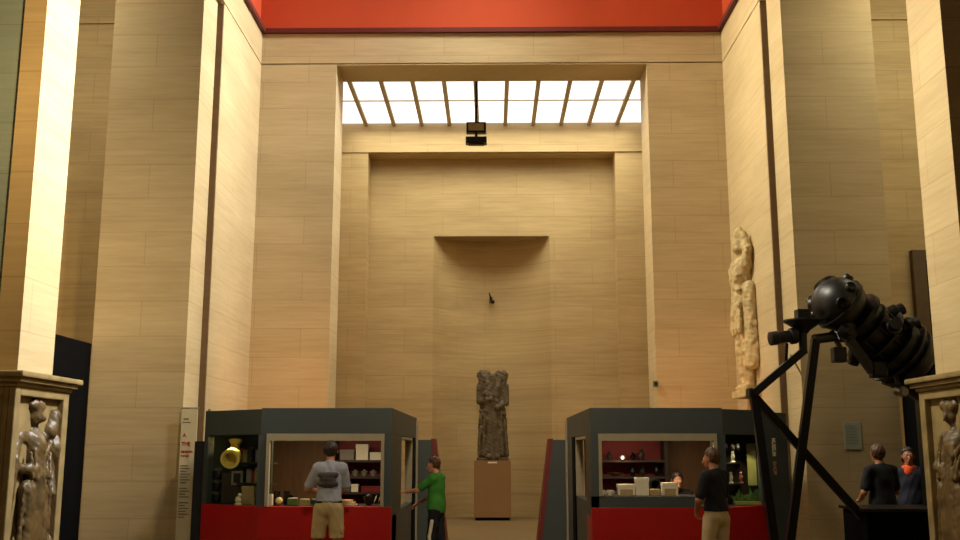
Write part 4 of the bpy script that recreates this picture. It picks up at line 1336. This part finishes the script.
for i, xp in enumerate((277, 287)):
    q = at(xp, 490, 13.98)
    t = thing('black_mug', 'black mug on the left kiosk counter, %s of the pair' % ('left one' if i == 0 else 'right one'), 'mug', (q.x, 13.98, .912), 'black mugs on the left counter')
    MB().lathe((q.x, 13.98, .912), (0, 0, 1), [(.03, 0), (.042, .02), (.044, .16), (.048, .185), (.042, .186), (.036, .03)], 20).build('cup', IRON, t, smooth=True)
    MB().lathe((q.x + (.052 if i else -.052), 13.98, 1.01), (0, 1, 0), [(.028, -.007), (.04, -.007), (.04, .007), (.028, .007), (.028, -.007)], 16).build('handle', IRON, t, smooth=True)
for i in range(3):
    b_ = px_box(345 + 1.5 * i, 0, 367 - 2 * i, 0, 13.76, .16)
    t = thing('book', ('yellow book lying on the left kiosk counter, bottom of the pile', 'yellow book in the middle of the pile on the left kiosk counter', 'pale yellow book on top of the pile on the left kiosk counter')[i], 'book', (b_[0], 13.76, .912 + .026 * i), 'yellow books lying on the left counter')
    MB().box(b_[0], b_[1], 13.76, 13.92, .912 + .026 * i, .936 + .026 * i).build('cover', YELLOWM, t, bevel=.003)
    MB().box(b_[0] + .004, b_[1] + .003, 13.757, 13.915, .916 + .026 * i, .932 + .026 * i).build('pages', WHITE, t)
q = at(369, 498, 13.9)
t = thing('black_bowl', 'black bowl on the left kiosk counter between books and brochures', 'bowl', (q.x, 13.9, .912))
MB().lathe((q.x, 13.90, .912), (0, 0, 1), [(.03, 0), (.035, .01), (.07, .07), (.078, .12), (.072, .12), (.06, .06), (.01, .02)], 24).build('bowl', IRON, t, smooth=True)
MB().ball((q.x, 13.90, 1.02), .045, 14).build('contents', KDARK, t, smooth=True)
for i in range(3):
    q = at(374 + 4 * i, 505, 13.75)
    t = thing('brochure', 'folded brochure leaning in the fan at the right end of the left counter', 'brochure', (q.x, 13.75, .912), 'fanned brochures on the left counter')
    mb = MB(); mb.beam((q.x, 13.75, .955), (q.x + .025, 13.80, 1.03), .006, .07); mb.build('sheet', (WHITE, OLIVE, BEIGE, WHITE)[i], t)
    mb = MB(); mb.beam((q.x + .008, 13.765, .975), (q.x + .017, 13.785, 1.005), .010, .05); mb.build('print', (OLIVE, WHITE, GREYBOX, BEIGE)[i], t)

# --- left kiosk: red shelves
YS = 15.30
def shelf_box(x0, x1, z, h, dp, mm, name, label, cat, group=None):
    a, b = at(x0, 450, YS).x, at(x1, 450, YS).x
    t = thing(name, label, cat, ((a + b) / 2, YS + dp / 2, z), group)
    MB().box(a, b, YS, YS + dp, z, z + h * .72).build('carton', mm, t, bevel=.004)
    MB().box(a - .004, b + .004, YS - .004, YS + dp + .004, z + h * .72, z + h).build('lid', mm, t, bevel=.004)
    return t


shelf_box(340, 354, 1.501, .155, .2, GREYBOX, 'storage_box', 'grey box on the top red shelf of the left kiosk', 'box', 'boxes on the top left shelf')
shelf_box(356, 368, 1.501, .235, .12, WHITE, 'storage_box', 'tall white box on the top red shelf of the left kiosk', 'box', 'boxes on the top left shelf')
shelf_box(370, 382, 1.501, .115, .2, WHITE, 'storage_box', 'low white box at the right end of the top shelf in the left kiosk', 'box', 'boxes on the top left shelf')
for i, xp in enumerate((355, 364, 373)):
    x = at(xp, 450, YS).x
    t = thing('stoneware_bowl', 'grey lidded bowl on the middle left-kiosk shelf, %s of three' % ('first', 'middle one', 'last')[i], 'bowl', (x, YS + .1, 1.261), 'bowls on the middle left shelf')
    MB().lathe((x, YS + .1, 1.261), (0, 0, 1), [(.03, 0), (.03, .008), (.05, .04), (.058, .075), (.052, .075), (.03, .02)], 20).build('bowl', GREYBOX, t, smooth=True)
    MB().lathe((x, YS + .1, 1.33), (0, 0, 1), [(.05, 0), (.02, .015), (.01, .03)], 16).build('lid', GREYBOX, t, smooth=True)
shelf_box(345, 351, 1.031, .14, .12, TEAL, 'storage_box', 'small teal box on the lowest shelf of the left kiosk', 'box')
shelf_box(352, 359, 1.031, .115, .10, WHITE, 'storage_box', 'small white box beside the teal box on the lowest shelf', 'box')
shelf_box(362, 382, 1.031, .085, .14, KREDWALL, 'storage_box', 'long dark red box on the lowest shelf of the left kiosk', 'box')

# --- right kiosk counter
zc2 = 1.046
def counter_box(x0, y0, x1, Y, dp, mm, label, window=False):
    a, b = at(x0, 490, Y), at(x1, 490, Y)
    h = at(x0, y0, Y).z
    t = thing('white_carton', label, 'box', ((a.x + b.x) / 2, Y + dp / 2, zc2), 'pale cartons on the right counter')
    MB().box(a.x, b.x, Y, Y + dp, zc2, h).build('carton', mm, t, bevel=.005)
    MB().box(a.x - .005, b.x + .005, Y - .004, Y + dp, h - .045, h + .004).build('lid', mm, t, bevel=.004)
    if window:
        MB().box(a.x + .03, b.x - .03, Y - .006, Y, zc2 + .01, zc2 + (h - zc2) * .55).build('printed_front', BEIGE, t)


counter_box(618, 484.5, 635, 13.85, .14, WHITE, 'white carton with tan front on the right kiosk counter', True)
counter_box(636, 478, 649, 13.80, .13, WHITE, 'tallest white carton on the right kiosk counter')
counter_box(650, 489.5, 660, 13.80, .12, BEIGE, 'low beige carton between the black wheel and the pink hand')
counter_box(662.5, 483, 678, 13.82, .13, WHITE, 'wide white carton on the right kiosk counter before the seated person', True)
q = at(655, 484, 14.0)
t = thing('black_wheel_stand', 'round black ring stand on the right kiosk counter behind the cartons', 'stand', (q.x, 14.0, zc2))
MB().lathe((q.x, 14.02, q.z), (0, -1, 0), [(.055, 0), (.085, .005), (.085, .035), (.055, .04), (.055, 0)], 28).build('ring', IRON, t, smooth=True)
MB().box(q.x - .06, q.x + .06, 13.96, 14.06, zc2, zc2 + .03).build('foot', IRON, t, bevel=.006)
MB().tube((q.x, 14.02, zc2 + .02), (q.x, 14.02, q.z - .07), .014).build('stem', IRON, t)
for i, xp in enumerate((602, 610)):
    q = at(xp, 493, 13.85)
    t = thing('china_cup', 'pale cup on the right kiosk counter, %s' % ('beside the window frame' if i == 0 else 'second from the window frame'), 'cup', (q.x, 13.85, zc2), 'pale cups on the right counter')
    MB().lathe((q.x, 13.85, zc2), (0, 0, 1), [(.022, 0), (.025, .008), (.042, .045), (.045, .07), (.040, .07), (.02, .015)], 18).build('cup', WHITE, t, smooth=True)
    MB().lathe((q.x + .047, 13.85, zc2 + .04), (0, 1, 0), [(.014, -.005), (.022, -.005), (.022, .005), (.014, .005), (.014, -.005)], 12).build('handle', WHITE, t, smooth=True)

# --- right kiosk shelves
q = at(623, 458, 15.2)
t = thing('shelf_spotlight', 'small lit spotlight on the top red shelf of the right kiosk', 'lamp', (q.x, 15.2, 1.501))
MB().lathe((q.x, 15.28, q.z), (0, -1, 0), [(.02, -.05), (.035, -.03), (.04, .05), (.03, .05)], 16).build('lamp_head', IRON, t, smooth=True)
MB().lathe((q.x, 15.23, q.z), (0, -1, 0), [(.014, 0), (.01, .008)], 16).build('bulb', LAMPGLOW, t)
MB().tube((q.x, 15.3, 1.501), (q.x, 15.3, q.z - .02), .012).build('stem', IRON, t)
MB().lathe((q.x, 15.3, 1.501), (0, 0, 1), [(.05, 0), (.05, .01), (.02, .02)], 16).build('base', IRON, t, smooth=True)
pt = bpy.data.lights.new('shelf_spotlight_light', 'POINT'); pt.energy = 1.6; pt.color = (1, .6, .35); pt.shadow_soft_size = .03
po = bpy.data.objects.new('shelf_spotlight_light', pt); COL.objects.link(po); po.parent = t; po.location = Vector((q.x, 15.17, q.z + .02)) - t.location
for i, (xp, z, h) in enumerate(((609, 1.501, .13), (633, 1.501, .11), (641, 1.501, .16), (632, 1.261, .15), (642, 1.261, .13), (656, 1.261, .17))):
    x = at(xp, 450, 15.4).x
    t = thing('dark_vase', 'dark vase on the %s right-kiosk shelf, %s' % ('top' if z > 1.4 else 'middle', ('left of the lit spotlight', 'just right of the lit spotlight', 'second to the right of the spotlight', 'left one of its row', 'middle one of its row', 'right one of its row')[i]), 'vase', (x, 15.4, z), 'dark vases on the right kiosk shelves')
    MB().lathe((x, 15.4, z), (0, 0, 1), [(.022, 0), (.045, h * .3), (.05, h * .5), (.02, h * .85)], 18).build('vase_body', (KDARK, IRON2)[i % 2], t, smooth=True)
    MB().lathe((x, 15.4, z + h * .84), (0, 0, 1), [(.019, 0), (.032, h * .16), (.028, h * .16), (.014, .0)], 18).build('neck', (KDARK, IRON2)[i % 2], t, smooth=True)
x = at(615, 450, 15.35).x
t = thing('brass_dish', 'dull brass dish on the middle shelf of the right kiosk', 'dish', (x, 15.38, 1.261))
MB().lathe((x, 15.38, 1.261), (0, 0, 1), [(.04, 0), (.05, .01), (.12, .045), (.125, .052), (.11, .05), (.04, .02)], 28).build('dish', BRASS, t, smooth=True)
MB().lathe((x, 15.38, 1.276), (0, 0, 1), [(.02, 0), (.03, .02), (.01, .05)], 16).build('knob', BRASS, t, smooth=True)

spot_r = bpy.data.lights.new('display_fill_spot', 'SPOT'); spot_r.energy = 22; spot_r.color = (1, .82, .55); spot_r.spot_size = math.radians(80); spot_r.shadow_soft_size = .04  # unseen spot added to lift the dark plant display
so = bpy.data.objects.new('display_fill_spot', spot_r); COL.objects.link(so); so.location = (3.42, 14.02, 1.83)
so.rotation_euler = (Vector((3.55, 14.3, 1.0)) - Vector(so.location)).to_track_quat('-Z', 'Y').to_euler()

# --- right kiosk: angled display with plant and figurines
t0 = at(745, 505, 14.15)
pt_ = thing('potted_plant', 'leafy green plant at the bottom of the right kiosk display', 'plant', (3.62, 14.25, .902))
MB().box(3.36, 3.80, 14.21, 14.36, .902, .95).build('planter', OLIVE, pt_, bevel=.008)
for i in range(22):
    a = rng.uniform(0, 6.28); b_ = rng.uniform(.15, 1.1); L_ = rng.uniform(.12, .24)
    p0 = Vector((3.40 + .36 * (i / 21), 14.28, .94))
    d = Vector((math.cos(a) * math.sin(b_), -abs(math.sin(a)) * math.sin(b_) * .35, math.cos(b_)))
    sdd = d.cross(Vector((0, 1, .2))).normalized()
    m_ = p0 + d * L_ * .55 + Vector((0, 0, .01)); e_ = p0 + d * L_ - Vector((0, 0, .02))
    wv = .020
    MB().add([p0 - sdd * .004, p0 + sdd * .004, m_ + sdd * wv, m_ - sdd * wv, e_, p0 - sdd * .004 + Vector((0, .004, 0)), p0 + sdd * .004 + Vector((0, .004, 0)), m_ + sdd * wv + Vector((0, .004, .002)), m_ - sdd * wv + Vector((0, .004, .002)), e_ + Vector((0, .004, 0))],
             [(0, 1, 2, 3), (3, 2, 4), (6, 5, 8, 7), (7, 8, 9), (1, 0, 5, 6), (2, 1, 6, 7), (0, 3, 8, 5), (4, 2, 7, 9), (3, 4, 9, 8)]).build('leaf', GREEN, pt_)
figs = [(731, 470, 1.201, WHITE, 'white figurine on the lower display shelf of the right kiosk'), (741, 470, 1.201, mat('pink_clay', (190, 120, 100), .6, noise=.1), 'pinkish figurine on the lower display shelf of the right kiosk'),
        (733, 455, 1.481, WHITE, 'white figurine on the upper display shelf of the right kiosk')]
for xp, yp, z, mm, lb in figs:
    x = at(xp, yp, 14.0).x
    t = thing('small_figurine', lb, 'figurine', (x, 14.02, z), 'figurines in the right display')
    MB().lathe((x, 14.02, z), (0, 0, 1), [(.032, 0), (.032, .012), (.016, .03), (.026, .07), (.022, .105), (.010, .12)], 16).build('body', mm, t, smooth=True)
    MB().ball((x, 14.02, z + .135), .02, 12).build('head', mm, t, smooth=True)
x0, x1 = at(748, 450, 14.35).x, at(757, 450, 14.35).x
t = thing('display_card', 'tall olive card standing in the right kiosk display', 'card', (x0, 14.35, 1.20))
MB().box(x0, x1, 14.42, 14.435, 1.16, 1.74).build('card', OLIVE, t, bevel=.003)
MB().box(x0 + .02, x1 - .02, 14.412, 14.42, 1.60, 1.68).build('heading_panel', BEIGE, t)
MB().box(x0 + .02, x1 - .02, 14.39, 14.46, .902, 1.16).build('card_stand', IRON, t)
for i in range(4):
    x = 3.20 + .075 * i
    t = thing('dark_mask', 'dark carved mask in the right kiosk display, %s of the top row' % ('first', 'second', 'third', 'last')[i], 'mask', (x, 14.18, 1.62), 'dark masks in the right display')
    S = SDF(); S.ell((0, 0, .07), (.03, .022, .05), .01); S.cone((0, -.02, .085), (0, -.028, .06), .006, .008, .006)
    S.ell((-.012, -.022, .085), (.008, .008, .005), .004, True); S.ell((.012, -.022, .085), (.008, .008, .005), .004, True)
    S.mesh('face', (KDARK, IRON2)[i % 2], t, h=.005)

# unseen warm fill lights added on the kiosk roofs to redden the wall behind
for xx, yy, tx in ((-2.9, 17.2, -4.0), (2.9, 17.2, 4.0)):
    t = thing('roof_fill_light', 'added warm fill light on the roof of the %s' % ('left kiosk' if xx < 0 else 'right kiosk'), 'lamp', (xx, yy, ZT - .05))
    MB().box(xx - .2, xx + .2, yy - .06, yy + .06, ZT - .05, ZT + .0).build('housing', IRON, t, bevel=.01)
    MB().box(xx - .18, xx + .18, yy - .045, yy + .045, ZT + .0, ZT + .004).build('lens', KCREAM, t)
    l_ = bpy.data.lights.new('uplight', 'AREA'); l_.shape = 'RECTANGLE'; l_.size, l_.size_y = .34, .08; l_.energy = 20; l_.color = (1, .48, .2); l_.spread = math.radians(130)
    lo = bpy.data.objects.new('uplight', l_); COL.objects.link(lo); lo.parent = t
    lo.location = Vector((xx, yy, ZT + .02)) - t.location
    lo.rotation_euler = (Vector((tx, 20, 3.0)) - Vector((xx, yy, ZT + .02))).to_track_quat('-Z', 'Y').to_euler()
